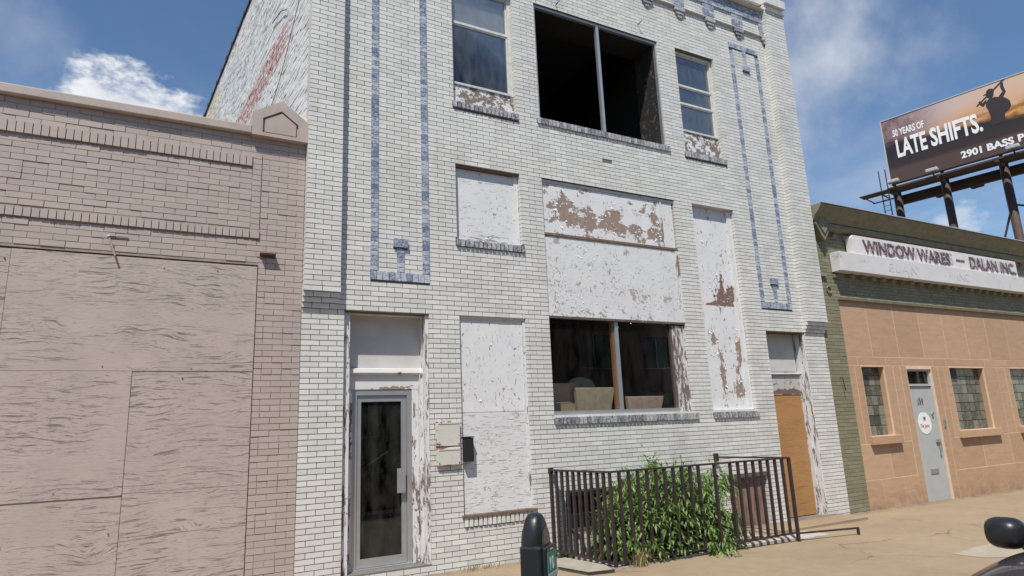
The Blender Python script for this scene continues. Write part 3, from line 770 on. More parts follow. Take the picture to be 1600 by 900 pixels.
# the long side wall: leans away from square, painted brick with an old advertisement
SK = -.0928
def skew(mb_):
    mb_.v = [(a + SK * max(b, 0), b, c) for a, b, c in mb_.v]; return mb_
LEN = 24
sw = skew(MB().box(XL + .006, XL + .30, .325, LEN, Z0, 9.66)).build('side_wall', 'side_brick', WB)
sb = MB(); i = 0; z = 4.3
while z < 9.60:
    y = .066 - (.106 if i % 2 else 0)
    while y < LEN:
        j = random.uniform(-.004, .004)
        sb.box(XL + j, XL + .05, max(y + .004, .064), min(y + .2087, LEN), z + .004, z + .062, skip='r', rnd=random.random()); y += .2127
    z += CO; i += 1
tag(skew(sb).build('side_brick_mass', 'side_brick', WB, rnd=True), kind='stuff')
y = .35
while y < LEN:
    skew(MB().prism([(XL - .03, 9.66), (XL + .32, 9.66), (XL + .32, 9.70), (XL + .14, 9.75), (XL - .03, 9.70)], 'y', y, y + .58)).build('coping_tile', 'rust_steel', WB)
    skew(MB().box(XL - .045, XL + .33, y + .575, y + .615, 9.655, 9.735)).build('coping_tile', 'rust_steel', WB); y += .62
skew(MB().tube([(XL - .03, 1.2, 7.6), (XL - .04, 1.5, 7.75), (XL - .03, 2.1, 7.9)], .007, 6)).build('cable', 'iron_paint', WB)
skew(MB().tube([(XL - .02, .42, 7.75), (XL - .03, .45, 7.3), (XL - .02, 1.4, 6.6), (XL - .02, 2.2, 6.2)], .005, 6)).build('cable', 'iron_paint', WB)

# utility boxes on the front
for (lab, a, b, c, d) in (('upper of two rusty white metal plates on the brick beside the glass door', 1.20, 1.53, .985, 1.305), ('lower of two rusty white metal plates on the brick beside the glass door', 1.205, 1.53, .745, .972)):
    u = thing('utility_box', lab, 'utility box', ((a + b) / 2, -.03, c), 'utility plates by the left door')
    B('cover', 'rust_plate', u, a, b, -.05, -.003, c, d, bevel=.008)
    MB().box(a + .02, b - .02, -.056, -.0505, d - .035, d - .02).build('rim', 'rust_plate', u)
    for sx in (a + .025, b - .025): MB().tube([(sx, -.05, c + .03), (sx, -.058, c + .03)], .008, 8).build('screw', 'rust_steel', u)
o = thing('mail_box', 'small black box fixed on the left edge of the tall white board', 'box', (1.65, -.02, .77))
B('box_body', 'black_box', o, 1.575, 1.715, -.06, .038, .775, 1.08, bevel=.006)
B('box_lid', 'black_box', o, 1.57, 1.72, -.068, .036, 1.083, 1.097)

# ------------------------------------------------------------------ the tan building on the left
TB = thing('brick_building', 'low building of tan painted brick with plywood over its shop front', 'building', (-3.3, 0, -.5))
TX0, TX1 = -9.0, -.526
TC, TM = .0705, .2235
BOARD = (-8.4, -1.037, -.7, 3.215)
mb = MB(); core(mb, TX0, TX1, -.8, 4.9, .006, .3, [BOARD]); mb.build('wall', 'mortar_tan', TB)
th = [BOARD, (TX0, -1.155, 4.465, 4.60), (TX0, -1.155, 3.545, 3.65), (-1.155, -1.04, 3.545, 4.62)]
tb = lay(TX0, TX1, -.77, 4.88, TC, TM, th, joint=.007, phase=.05, header_every=6, jit=.004, row0=3)
pieces('brick', 'tan_brick', TB, tb)
sold = []
for (c, d, y) in ((4.467, 4.598, -.022), (3.548, 3.648, -.018)):
    x = -1.158
    while x > TX0:
        sold.append((x - .069, x - .004, y + random.uniform(-.004, .002), .08, c, d)); x -= .0735
pieces('upright_brick', 'tan_brick', TB, sold)
z = 3.66; st = []
st.append((-1.150, -1.046, -.02, .08, 3.548, 3.652))
while z < 4.6: st.append((-1.148, -1.05, -.008, .08, z, z + .064)); z += .0705
pieces('stacked_brick', 'tan_brick', TB, st)
B('coping', 'stone_cap', TB, TX0, -1.19, -.07, .36, 4.875, 4.985, bevel=.012)
B('roof', 'roofing', TB, TX0, -1.0, .31, 18, 4.3, 4.45)
# house-shaped end block
ped = [(-1.19, 4.86), (-.522, 4.86), (-.522, 5.13), (-.845, 5.37), (-1.19, 5.16)]
cx0, cz0 = -.85, 5.08
inn = [(cx0 + (a - cx0) * .64, cz0 + .0 + (b - cz0) * .64 - .035) for a, b in ped]
pb = MB(); n = 5
yo, yi = -.09, -.06
for k in range(5):
    a, b = ped[k], ped[(k + 1) % 5]; c, d = inn[k], inn[(k + 1) % 5]
    pb.poly([(a[0], yo, a[1]), (b[0], yo, b[1]), (d[0], yo, d[1]), (c[0], yo, c[1])])
    pb.poly([(c[0], yo, c[1]), (d[0], yo, d[1]), (d[0], yi, d[1]), (c[0], yi, c[1])])
    pb.poly([(a[0], yo, a[1]), (b[0], yo, b[1]), (b[0], .36, b[1]), (a[0], .36, a[1])])
pb.poly([(c[0], yi, c[1]) for c in inn]); pb.poly([(c[0], .36, c[1]) for c in ped])
pb.build('end_block', 'stone_cap', TB)
inn2 = [(cx0 + (a - cx0) * .56, cz0 - .035 + (b - cz0) * .56) for a, b in ped]
MB().prism(inn2, 'y', -.078, -.055).build('end_block_panel', 'stone_cap', TB)
# plywood sheets
g0 = .0025
for (a, b, c, d) in ((-3.42, -1.045, 1.945, 3.20), (-5.86, -3.42, 1.945, 3.20), (-8.3, -5.86, 1.945, 3.2), (-4.69, -2.253, .667, 1.945), (-2.253, -1.045, .684, 1.945), (-2.253, -1.045, .253, .684),
                     (-2.253, -1.045, -.75, .253), (-4.69, -2.253, -.75, .667), (-7.1, -4.69, .667, 1.945), (-7.1, -4.69, -.75, .667), (-8.4, -7.1, -.75, 1.945)):
    y = random.uniform(.004, .016)
    B('plywood_sheet', 'tan_plywood', TB, a + g0, b - g0, y, y + .018, c + g0 * .7, d - g0 * .7)
B('backing', 'mortar_tan', TB, -8.4, -1.04, .036, .06, -.75, 3.21)
for k in range(60):
    sx = random.uniform(-3.6, -1.15); sz = random.choice((.73, 1.88, 2.0, 3.1, .3)) + random.uniform(-.02, .02)
    if k < 9: MB().tube([(sx, .012, sz), (sx, .001, sz)], .008, 6).build('screw', 'mortar_tan', TB)
o = thing('metal_bracket', 'small bent rusty metal plate sticking out of the tan brick beside the plywood', 'bracket', (-.94, -.05, 3.36))
MB().box(-1.03, -.85, -.085, .0, 3.352, 3.359).box(-1.03, -.85, -.006, -.001, 3.31, 3.352).build('plate', 'wood_brown', o)
MB().tube([(-.97, -.001, 3.33), (-.97, -.012, 3.33)], .009, 8).build('bolt', 'rust_steel', o)
o = thing('pipe_stub', 'short thin tan pipe slanting down the tan brick above the plywood', 'pipe', (-2.55, -.03, 3.3))
MB().tube([(-2.585, -.004, 3.42), (-2.58, -.05, 3.40), (-2.505, -.045, 3.19)], .011, 8).build('pipe', 'tan_brick', o)
MB().tube([(-2.60, -.012, 3.42), (-2.40, -.012, 3.425)], .008, 6).build('conduit', 'tan_brick', o)
MB().tube([(-2.583, -.058, 3.408), (-2.577, -.04, 3.392)], .016, 8).build('elbow', 'tan_brick', o)

# ------------------------------------------------------------------ the right building: green brick and orange stone
RB = thing('stone_fronted_building', 'low green painted brick building with orange stone front and glass block windows', 'building', (14, 0, -.62))
RX0, RX1 = 9.276, 24.0
SX = 9.885; SZ = 3.43
FR = (SX, RX1, -1.2, SZ)
mb = MB(); core(mb, RX0 + .003, RX1, -1.0, 5.1, .016, .32, [FR]); mb.build('wall', 'mortar_green', RB)
rbk = lay(RX0, RX1, -.95, 5.1, .0705, .2135, [FR], joint=.007, y0=.01, phase=.05, jit=.003)
pieces('brick', 'green_brick', RB, rbk)
prof = [(.3, 5.12), (-.10, 5.12), (-.10, 4.90), (-.06, 4.86), (.01, 4.84), (.01, 4.80), (.3, 4.80)]
MB().prism([(.3, 5.0), (-.09, 5.0), (-.11, 4.985), (-.11, 4.90), (-.07, 4.87), (.012, 4.85), (.3, 4.85)], 'x', RX0 + .25, RX1).build('cornice_moulding', 'green_trim', RB)
MB().prism([(.35, 5.30), (-.33, 5.30), (-.34, 5.285), (-.32, 5.25), (-.25, 5.16), (-.17, 5.10), (-.12, 5.005), (.35, 5.005)], 'x', RX0 + .01, RX1).build('cornice', 'green_trim', RB)
MB().prism([(.36, 5.303), (-.335, 5.303), (-.36, 5.30), (-.36, 5.318), (.36, 5.325)], 'x', RX0 + .01, RX1).build('cornice_flashing', 'lamp_grey', RB)
B('roof', 'roofing', RB, RX0, RX1, .33, 18, 4.4, 4.55)
# end bracket: a pointed boss
boss = [(9.36, 5.10), (9.52, 5.19), (9.70, 5.10), (9.78, 4.93), (9.66, 4.74), (9.55, 4.60), (9.44, 4.74), (9.34, 4.93)]
MB().prism(boss, 'y', -.13, .02).build('cornice_boss', 'green_trim', RB)
MB().prism([(9.53 + (a - 9.53) * .6, 4.93 + (b - 4.93) * .6) for a, b in boss], 'y', -.16, -.128).build('cornice_boss', 'green_trim', RB)
x = 9.95
while x < RX1:      # small blocks under the cornice and the row of dentils lower down
    B('dentil', 'green_brick', RB, x, x + .11, -.05, .02, 4.73, 4.80); x += .33
x = 10.33
while x < RX1:
    piece('dentil', 'green_brick', RB, x, x + .12, -.065, .02, 3.90, 3.975); x += .344
for a in (9.50, 9.93): B('dentil', 'green_brick', RB, a - .13, a + .07, -.045, .02, 3.88, 3.95)
MB().prism([(.03, 3.50), (-.035, 3.50), (-.04, 3.485), (-.03, 3.432), (.03, 3.432)], 'x', SX - .03, RX1).build('lintel', 'green_trim', RB)
MB().tube([(9.58, .0, 1.88), (9.56, -.05, 1.87), (9.60, -.05, 1.62)], .009, 6).build('hook', 'iron_paint', RB)
ring = [(9.62 + .07 * math.cos(t * math.pi / 8), -.008, 3.62 + .07 * math.sin(t * math.pi / 8)) for t in range(17)]
MB().tube(ring, .012, 6, cap=False).build('wall_ring', 'green_trim', RB)
# stone front: every slab its own piece
SY = .03
B('backing', 'joint_pale', RB, SX, RX1, .0325, .3, 2.10, SZ)
WIN = [(10.31, 11.06), (13.44, 14.86), (16.03, 17.45), (19.2, 20.6)]
WZ0, WZ1 = .74, 2.12
DO = (11.83, 12.73)
bk = MB(); core(bk, SX, RX1, -1.0, 2.1, .0325, .3, [(a, b, WZ0, WZ1) for a, b in WIN] + [(DO[0], DO[1], -1.1, 2.06)], 0); bk.build('backing', 'joint_pale', RB)
slabs = []
def slab(a, b, c, d, y=SY): slabs.append((a + .008, b - .008, y + random.uniform(-.001, .001), y + .06, c + .008, d - .008))
js = [SX + .004] + [10.75 + .91 * i for i in range(15)]
for a, b in zip(js, js[1:]):
    slab(a, min(b, RX1), 2.30, SZ - .004)
lv = [SX + .004]
# band of thin slabs over the openings
for a, b in ((SX + .004, 10.22), (10.22, 11.15), (11.15, 11.72), (11.72, 12.84), (12.84, 13.34), (13.34, 14.95), (14.95, 15.93), (15.93, 17.55), (17.55, 19.1), (19.1, 20.7), (20.7, RX1)): slab(a, b, 2.13, 2.30)
# piers between the openings
for a, b in ((SX + .004, 10.10), (10.10, 10.305), (11.065, 11.35), (11.35, 11.60), (11.60, 11.825), (12.735, 12.98), (12.98, 13.20), (13.20, 13.435), (14.865, 15.43), (15.43, 15.80), (15.80, 16.025), (17.455, 18.3), (18.3, 19.195), (20.605, 22), (22, RX1)):
    if abs(a - 11.60) < .01 or abs(a - 12.735) < .01: slab(a, b, -.75, 2.13)
    else: slab(a, b, .60, 2.13)
# below the sills
for a, b in ((SX + .004, 10.80), (10.80, 11.60), (12.98, 14.22), (14.22, 15.4), (15.4, 16.6), (16.6, 17.8), (17.8, 19.3), (19.3, 20.8), (20.8, RX1)): slab(a, b, -.07, .60)
for a, b in ((SX + .004, 10.42), (10.42, 11.12), (11.12, 11.60), (12.98, 13.52), (13.52, 14.0), (14.0, 14.57), (14.57, 15.2), (15.2, 16), (16, 17), (17, 18), (18, 19.5), (19.5, 21), (21, RX1)): slab(a, b, -.95, -.07, SY - .004)
pieces('stone_slab', 'orange_stone', RB, slabs)
for a, b in WIN:
    wn = B('window', 'block_mortar', RB, a, b, .19, .25, WZ0, WZ1)
    B('window_sill', 'orange_stone', wn, a - .09, b + .12, -.06, .2, WZ0 - .165, WZ0 - .005, bevel=.008)
    for s_, e_ in ((a - .0, a + .012), (b - .012, b)): B('reveal', 'orange_stone', wn, s_, e_, .062, .19, WZ0, WZ1)
    nx = max(2, round((b - a) / .2)); nz = 7; bx = (b - a - .024) / nx; bz = (WZ1 - WZ0) / nz
    for i in range(nx):
        for j in range(nz):
            if a > 13 and a < 14 and i < 2 and j == 6: continue
            if a > 13 and a < 14 and i < 2 and j == 5 and False: continue
            piece('glass_block', 'glass_block', wn, a + .012 + i * bx + .006, a + .012 + (i + 1) * bx - .006, .155, .2, WZ0 + j * bz + .006, WZ0 + (j + 1) * bz - .006)
    if 13 < a < 14: MB().box(a + .02, a + .45, .13, .19, 1.90, 2.115).box(a + .015, a + .46, .12, .2, 1.87, 1.895).build('vent_window', 'black_box', wn)
# door
d = B('door', 'grey_steel', RB, DO[0] + .05, DO[1] - .05, .10, .15, -.63, 1.70)
MB().box(DO[0], DO[0] + .046, .07, .2, -.66, 2.06).box(DO[1] - .046, DO[1], .07, .2, -.66, 2.06).box(DO[0] + .046, DO[1] - .046, .07, .2, 2.02, 2.06).box(DO[0] + .046, DO[1] - .046, .07, .2, 1.705, 1.75).build('door_frame', 'grey_steel', RB)
B('transom_pane', 'door_glass', RB, DO[0] + .046, DO[1] - .046, .12, .125, 1.75, 2.02)
B('transom_back', 'dark_room', RB, DO[0], DO[1], .35, .37, 1.7, 2.1)
MB().tube([(12.25, .20, 1.93), (12.25, .26, 1.93)], .05, 12).build('transom_lamp', 'lamp_grey', RB)
el = MB().prism([(12.27 + .235 * math.cos(t * math.pi / 16), .93 + .225 * math.sin(t * math.pi / 16)) for t in range(32)], 'y', .094, .099).build('sticker', 'white_gloss', d)
text('The Junkt', .075, .8, .002, 'sticker_lettering', 'letter_red', d, lambda a, b, c: (12.09 + a, .0925 - c * .1, .84 + b), .001)
MB().box(12.22, 12.32, .091, .0935, .985, 1.07).build('sticker_emblem', 'letter_ghost', d)
MB().box(12.235, 12.305, .089, .0908, 1.015, 1.05).box(12.25, 12.29, .089, .0908, .995, 1.008).build('sticker_emblem', 'letter_dark', d)
text('154', .13, .8, .004, 'door_number', 'letter_dark', d, lambda a, b, c: (12.12 + a, .096 - c, 1.335 + b), .003)
B('number_plate', 'silver', d, 12.10, 12.36, .097, .0985, 1.31, 1.322)
MB().tube([(12.60, .09, .55), (12.60, .03, .55), (12.60, .03, .36), (12.60, .05, .33)], .014, 8).tube([(12.53, .06, .57), (12.66, .06, .57)], .018, 8).build('handle', 'silver', d)
MB().tube([(12.58, .10, 1.12), (12.58, .06, 1.12)], .03, 12).build('lock', 'silver', d)
B('mail_slot', 'silver', d, 12.18, 12.46, .085, .099, -.10, -.0, bevel=.004)
for z in (1.2, .45, -.45): B('hinge', 'rust_steel', d, DO[0] + .046, DO[0] + .062, .085, .099, z, z + .13)
B('threshold', 'lamp_grey', RB, DO[0] - .02, DO[1] + .03, .02, .2, -.70, -.635)
B('door_bell', 'silver', RB, 12.83, 12.89, .005, .029, .83, 1.0, bevel=.005)

# signs on it
S = thing('shop_sign', 'long white sign board with worn dark red capital letters under the green cornice', 'sign', (14, -.1, 4.42))
sy = -.16
k = MB().prism([(16.98, 4.40), (16.98, 4.80), (10.42, 4.80), (10.36, 4.74), (10.36, 4.40)], 'y', sy, -.02).build('board', 'sign_paint', S)
def sign_text(s, x0, x1, z0, h, m, name, dy, bold=.006):
    wdt = text_width(s, h, 1, bold); xs = (x1 - x0) / wdt
    text(s, h, xs, bold, name, m, S, lambda a, b, c: (x0 + a, sy - dy - c, z0 + b), .002)
sign_text('WINDOW WARES', 10.72, 13.95, 4.455, .28, 'letter_dark', 'lettering', .012, .012)
sign_text('WINDOW WARES', 10.85, 14.08, 4.475, .28, 'letter_ghost', 'faded_lettering', .004)
sign_text('DALAN INC.', 14.75, 16.86, 4.455, .28, 'letter_dark', 'lettering', .012, .012)
sign_text('DALAN INC.', 14.86, 16.94, 4.475, .28, 'letter_ghost', 'faded_lettering', .004)
B('dash', 'letter_dark', S, 14.2, 14.55, sy - .012, sy - .006, 4.575, 4.615)
S2 = thing('sign_band', 'blank whitewashed sign band with traces of old letters above the dentils', 'sign', (14, -.1, 3.98))
B('board', 'sign_old', S2, 9.80, RX1 - .5, -.21, -.0, 3.99, 4.385, bevel=.006)
text('ELAN', .2, 1.25, .004, 'faded_lettering', 'letter_faint', S2, lambda a, b, c: (11.4 + a, -.213 - c, 4.09 + b), .001, 1.4)
text('INC', .2, 1.1, .004, 'faded_lettering', 'letter_faint', S2, lambda a, b, c: (14.0 + a, -.213 - c, 4.09 + b), .001)

# ------------------------------------------------------------------ billboard
P0 = Vector((38.77, 14.62, 0)); P1 = Vector((40.45, 7.0, 0))
bd = (P1 - P0).normalized(); bn = Vector((bd.y, -bd.x, 0))      # out towards the viewer
if bn.x > 0: bn = -bn
ZB, ZTp, BL = 15.62, 19.95, 14.63
def bb(a, up, out): v = P0 + bd * a + bn * out; return (v.x, v.y, ZB + up)
H = ZTp - ZB
BBD = thing('billboard', 'large billboard with a sunset picture on brown steel posts behind the stone-fronted building', 'billboard', tuple(P0 + bd * BL / 2 + Vector((0, 0, -2.1))))
def bbox(mb_, a0, a1, o0, o1, u0, u1):
    i = len(mb_.v); mb_.v += [bb(a, u, o) for u in (u0, u1) for a, o in ((a0, o0), (a1, o0), (a1, o1), (a0, o1))]
    for q in ((0, 1, 2, 3), (7, 6, 5, 4), (0, 4, 5, 1), (1, 5, 6, 2), (2, 6, 7, 3), (3, 7, 4, 0)): mb_.f.append(tuple(i + j for j in q)); mb_.rnd.append(0)
    return mb_
pn = MB().poly([bb(0, 0, 0), bb(BL, 0, 0), bb(BL, H, 0), bb(0, H, 0)]).build('poster', 'poster_print', BBD)
uvl = pn.data.uv_layers.new(name='UVMap')
for lp in pn.data.loops:
    co = pn.data.vertices[lp.vertex_index].co + parent_loc(BBD)
    uvl.data[lp.index].uv = (((co - P0).dot(bd)) / BL * 1.0 * (BL / 9.5), (co.z - ZB) / H)
bbox(MB(), -.05, BL + .05, -.25, -.012, -.04, H + .04).build('panel_frame', 'rust_steel', BBD)
bbox(bbox(MB(), -.07, 0, -.25, .03, -.05, H + .05), 0, BL, -.25, .03, H + .001, H + .06).build('trim', 'lamp_grey', BBD)
def btext(s, a0, a1, u0, h, bold, xs=None):
    wdt = text_width(s, h, 1, bold); k_ = (a1 - a0) / wdt if a1 else xs
    text(s, h, k_, bold, 'lettering', 'letter_white', BBD, lambda a, b, c: bb(a0 + a, u0 + b, .012 + c), .003)
btext('50 YEARS OF', .55, 2.36, 3.06, .46, .018)
btext('LATE', .60, 2.32, 1.64, 1.20, .05); btext('SHIFTS.', 2.56, 5.26, 1.68, 1.18, .05)
btext('2901', 3.95, 5.0, .36, .42, .022); btext('BASS', 5.24, 6.53, .36, .42, .022); btext('P', 6.73, 7.03, .38, .42, .022)
# dark figure of a person seen from the side, a load across the shoulders
def ell(cx_, cy_, rx, ry, n=16, rot=0.0):
    return [(cx_ + rx * math.cos(t) * math.cos(rot) - ry * math.sin(t) * math.sin(rot), cy_ + rx * math.cos(t) * math.sin(rot) + ry * math.sin(t) * math.cos(rot)) for t in [2 * math.pi * i / n for i in range(n)]]
torso = [(5.70, 1.8), (5.74, 2.3), (5.70, 2.75), (5.62, 3.05), (5.66, 3.30), (5.84, 3.46), (6.10, 3.46), (6.34, 3.36), (6.58, 3.22), (6.76, 2.96), (6.78, 2.62), (6.62, 2.40), (6.42, 2.30), (6.38, 1.8)]
arm = [(5.68, 3.28), (5.50, 3.06), (5.36, 3.24), (5.30, 3.44), (5.40, 3.50), (5.50, 3.32), (5.72, 3.48)]
arm2 = [(6.30, 3.40), (6.52, 3.62), (6.46, 3.96), (6.52, 4.16), (6.64, 4.14), (6.62, 3.9), (6.68, 3.56), (6.50, 3.26)]
pole_ = [(5.16, 3.26), (5.22, 3.20), (6.74, 4.28), (6.68, 4.36)]
cap_ = [(5.74, 3.82), (5.60, 3.78), (5.60, 3.73), (6.14, 3.76), (6.16, 3.90), (6.06, 4.02), (5.92, 4.06), (5.80, 3.98)]
for q, o_ in ((torso, .008), (arm, .0085), (arm2, .009), (pole_, .0095), (ell(5.92, 3.70, .19, .25), .010), (cap_, .0105)):
    MB().poly([bb(a_, u_, o_) for a_, u_ in q]).build('printed_figure', 'silhouette', BBD)
# structure under it
bbox(bbox(MB(), -.2, BL + .2, .05, .18, -.42, -.25), -.2, BL + .2, -.5, -.3, -.55, -.25).build('beam', 'rust_steel', BBD)
bbox(MB(), -.2, BL + .2, -1.6, -1.35, -1.1, -.5).build('beam', 'rust_steel', BBD)
bbox(MB(), -1.7, BL + .5, .2, 1.0, -.62, -.57).build('walkway', 'rust_steel', BBD)
for a in (.05, 2.75, 5.75, 8.6, 11.5, 14.4):
    v = P0 + bd * a + bn * (-.55)
    MB().tube([(v.x, v.y, -2), (v.x, v.y, ZB - .2)], .23, 16).build('post', 'rust_steel', BBD, smooth=True)
    bbox(bbox(MB(), a - .1, a + .1, -1.5, 1.0, -.75, -.56), a - .08, a + .08, -.4, -.26, -.6, H - .3).build('bracket', 'rust_steel', BBD)
for a in (.45, 2.6, 6.6, 9.5, 12.4):
    v = Vector(bb(a, -.3, 1.05)); v2 = Vector(bb(a, -.55, .5))
    MB().tube([v2, (v.x, v.y, v.z - .15), v], .04, 6).build('lamp_arm', 'rust_steel', BBD)
    bbox(MB(), a - .32, a + .32, .95, 1.3, -.32, -.10).build('flood_lamp', 'lamp_grey', BBD, bevel=.05)
for a in (2.1, 4.0, 7.2, 10.2):
    bbox(MB(), a - .35, a + .35, -2.3, -1.95, -1.05, -.85).build('flood_lamp', 'rust_steel', BBD, bevel=.06)
    MB().tube([bb(a - .3, -.8, -1.6), bb(a - .1, -1.15, -1.9), bb(a, -.95, -2.1)], .035, 6).build('lamp_arm', 'rust_steel', BBD)
for s_ in (-.25, .25):
    MB().tube([bb(-.55 + s_ * .8, -9, -.3), bb(-.55 + s_ * .8, 1.2, -.3)], .035, 6).build('ladder_rail', 'rust_steel', BBD)
for i in range(26): MB().tube([bb(-.75, -8.5 + i * .33, -.3), bb(-.35, -8.5 + i * .33, -.3)], .02, 5).build('ladder_rung', 'rust_steel', BBD)
for a in (-1.6, -.6): MB().tube([bb(a, -.57, .9), bb(a, -.57, -1.2)], .045, 6).build('walkway_strut', 'rust_steel', BBD)
MB().tube([bb(-1.65, -.6, -1.2), bb(.1, -.6, -1.2)], .05, 6).build('walkway_strut', 'rust_steel', BBD)
va = P0 + bd * 5.75 - bn * .55; vb = P0 + bd * 2.75 - bn * .55
MB().tube([(va.x, va.y, ZB - 3.0), ((va.x + vb.x) / 2, (va.y + vb.y) / 2, ZB - 7.2)], .06, 6).build('brace', 'rust_steel', BBD)
vc = P0 + bd * 8.6 - bn * .55
MB().tube([(va.x, va.y, ZB - 3.0), ((va.x + vc.x) / 2, (va.y + vc.y) / 2, ZB - 3.6), (vc.x, vc.y, ZB - 5.5)], .06, 6).build('brace', 'rust_steel', BBD)

# ------------------------------------------------------------------ areaway with its railing
px0, px1, py0, py1 = PIT
pit = MB()
fl = -1.0
pit.box(px0, px1, py0, .0, fl - .05, fl)
tag(pit.build('areaway_floor', 'kerb_stone'), kind='structure')
cw = MB().box(px0 - .12, px1 + .12, py0 - .12, py0, fl, gz(4.5, -1) + .025).box(px0 - .12, px0, py0, -.004, fl, gz(3.2, -.5) + .02).box(px1, px1 + .12, py0, -.004, fl, gz(6, -.5) + .02)
tag(cw.build('areaway_curb', 'curb_white'), kind='structure')
A, Bc, Cc, Dc = Vector((2.90, -.02, 0)), Vector((3.10, -1.12, 0)), Vector((6.28, -1.25, 0)), Vector((6.06, -.02, 0))
RT = .585
RL = thing('railing', 'dark brown iron railing of upright bars round the sunken area before the white building', 'railing', (4.6, -1.1, -.57))
def rail(p, q, z, name, zz=None, h=.02, wd=.02):
    d_ = (q - p).normalized(); n_ = Vector((-d_.y, d_.x, 0)) * wd
    z2 = z if zz is None else zz
    r_ = [[(p.x + n_.x * s1, p.y + n_.y * s1, z + h * s2) for s1, s2 in ((-1, -1), (1, -1), (1, 1), (-1, 1))], [(q.x + n_.x * s1, q.y + n_.y * s1, z2 + h * s2) for s1, s2 in ((-1, -1), (1, -1), (1, 1), (-1, 1))]]
    return MB().loft(r_).build(name, 'iron_paint', RL)
rail(A, Bc, RT, 'top_rail', h=.012, wd=.024); rail(Bc, Cc, RT, 'top_rail', h=.012, wd=.024); rail(Dc, Cc, RT, 'top_rail', h=.012, wd=.024)
rail(A, Bc, -.47, 'bottom_rail', -.505, .012, .02); rail(Bc, Cc, -.505, 'bottom_rail', -.46, .012, .02)
def bar(p, z0, z1, r_=.0175, name='bar'):
    return piece(name, 'iron_paint', RL, p.x - r_, p.x + r_, p.y - r_, p.y + r_, z0, z1)
for i in range(1, 10):
    p = A.lerp(Bc, i / 10); bar(p, -.48, RT)
for i in range(1, 22):
    if i in (11, 13): continue
    p = Bc.lerp(Cc, i / 22); bar(p, -.50 + .04 * i / 22, RT)
bar(A, gz(2.9, 0) , RT + .02, .018, 'post'); bar(Bc, gz(3.1, -1.1), RT, .017, 'post'); bar(Cc, gz(6.3, -1.2), RT, .02, 'post'); bar(Bc.lerp(Cc, 12 / 22), gz(4.7, -1.2), RT, .016, 'post')
piece('wall_bracket', 'iron_paint', RL, Dc.x - .03, Dc.x + .03, -.06, .0, RT - .06, RT + .06); piece('wall_bracket', 'iron_paint', RL, A.x - .03, A.x + .03, -.05, .0, RT - .03, RT + .035)
E1 = Vector((7.40, -1.42, 0))
rail(Cc, E1, -.475, 'low_rail', -.50, .012, .016); bar(E1, gz(7.4, -1.4), -.49, .016, 'post')
# landing in front of the right door and a loose slab by the railing
tag(MB().box(6.45, 8.85, -.62, .04, -.75, gz(7.6, -.3) + .035).build('door_landing', 'pavement'), kind='structure')
tag(MB().box(6.33, 7.05, -1.20, -.75, -.7, gz(6.7, -1) + .014).build('painted_pad', 'curb_white'), kind='structure')
o = thing('cover_slab', 'thin tan cover slab with a dark edge lying left of the iron railing', 'slab', (2.85, -.75, gz(2.85, -.75)))
cs = [(2.55, -.30), (2.90, -.28), (3.03, -1.0), (2.95, -1.28), (2.62, -1.22), (2.50, -.75)]
MB().prism(cs, 'z', gz(2.8, -.8) + .004, gz(2.8, -.8) + .035).build('slab', 'kerb_stone', o, bevel=.006)
MB().tube([(2.50, -.75, -.525), (2.62, -1.225, -.528), (2.95, -1.285, -.53), (3.035, -1.0, -.53)], .011, 6).build('steel_edge', 'iron_paint', o)

# grit swept against the walls
rgt = random.Random(5); gm = MB()
for _ in range(420):
    x_ = rgt.uniform(-3, 15.5); y_ = -abs(rgt.gauss(0, .16)) - .01 if rgt.random() < .7 else rgt.uniform(-3.5, -.3)
    if 2.4 < x_ < 6.3 and y_ > -1.3: continue
    r_ = rgt.uniform(.004, .014); z_ = gz(x_, y_) + .001; a_ = rgt.uniform(0, 3)
    gm.loft([[(x_ + r_ * math.cos(a_ + t), y_ + r_ * math.sin(a_ + t) * .7, z_) for t in (0, 1.6, 3.1, 4.6)], [(x_ + r_ * .5 * math.cos(a_ + t), y_ + r_ * .4 * math.sin(a_ + t), z_ + r_ * .8) for t in (0, 1.6, 3.1, 4.6)]])
tag(gm.build('grit', 'kerb_stone'), 'loose grit and small stones scattered along the foot of the walls', 'grit', kind='stuff')

# ------------------------------------------------------------------ bush in the areaway
BU = thing('bush', 'leafy green bush growing through the iron railing before the white wall', 'bush', (4.3, -.55, -1.0))
rb = random.Random(3)
lobes = [((4.18, -.62, -.10), (.62, .44, .58), 820), ((3.82, -.66, -.22), (.48, .42, .50), 520), ((4.62, -.62, -.02), (.42, .40, .50), 420), ((5.06, -.68, -.32), (.44, .32, .24), 210), ((4.80, -1.05, -.52), (.36, .24, .09), 60), ((4.20, -.55, .50), (.12, .12, .15), 34), ((4.86, -.55, .42), (.10, .08, .12), 18), ((5.45, -.5, .26), (.18, .15, .20), 60), ((3.5, -.72, -.30), (.28, .3, .34), 120)]
lf = MB(); stm = MB()
def leaf(p, d, up, L, W, r_):
    s_ = d.cross(up).normalized(); n_ = s_.cross(d)
    a = p; b = p + d * L * .4 + s_ * W * .5 + n_ * W * .14; c = p + d * L - n_ * L * .12; e = p + d * L * .4 - s_ * W * .5 + n_ * W * .14; m_ = p + d * L * .45
    i = len(lf.v); lf.v += [tuple(a), tuple(b), tuple(c), tuple(e), tuple(m_)]
    for q in ((0, 1, 4), (1, 2, 4), (2, 3, 4), (3, 0, 4)): lf.f.append(tuple(i + j for j in q)); lf.rnd.append(r_)
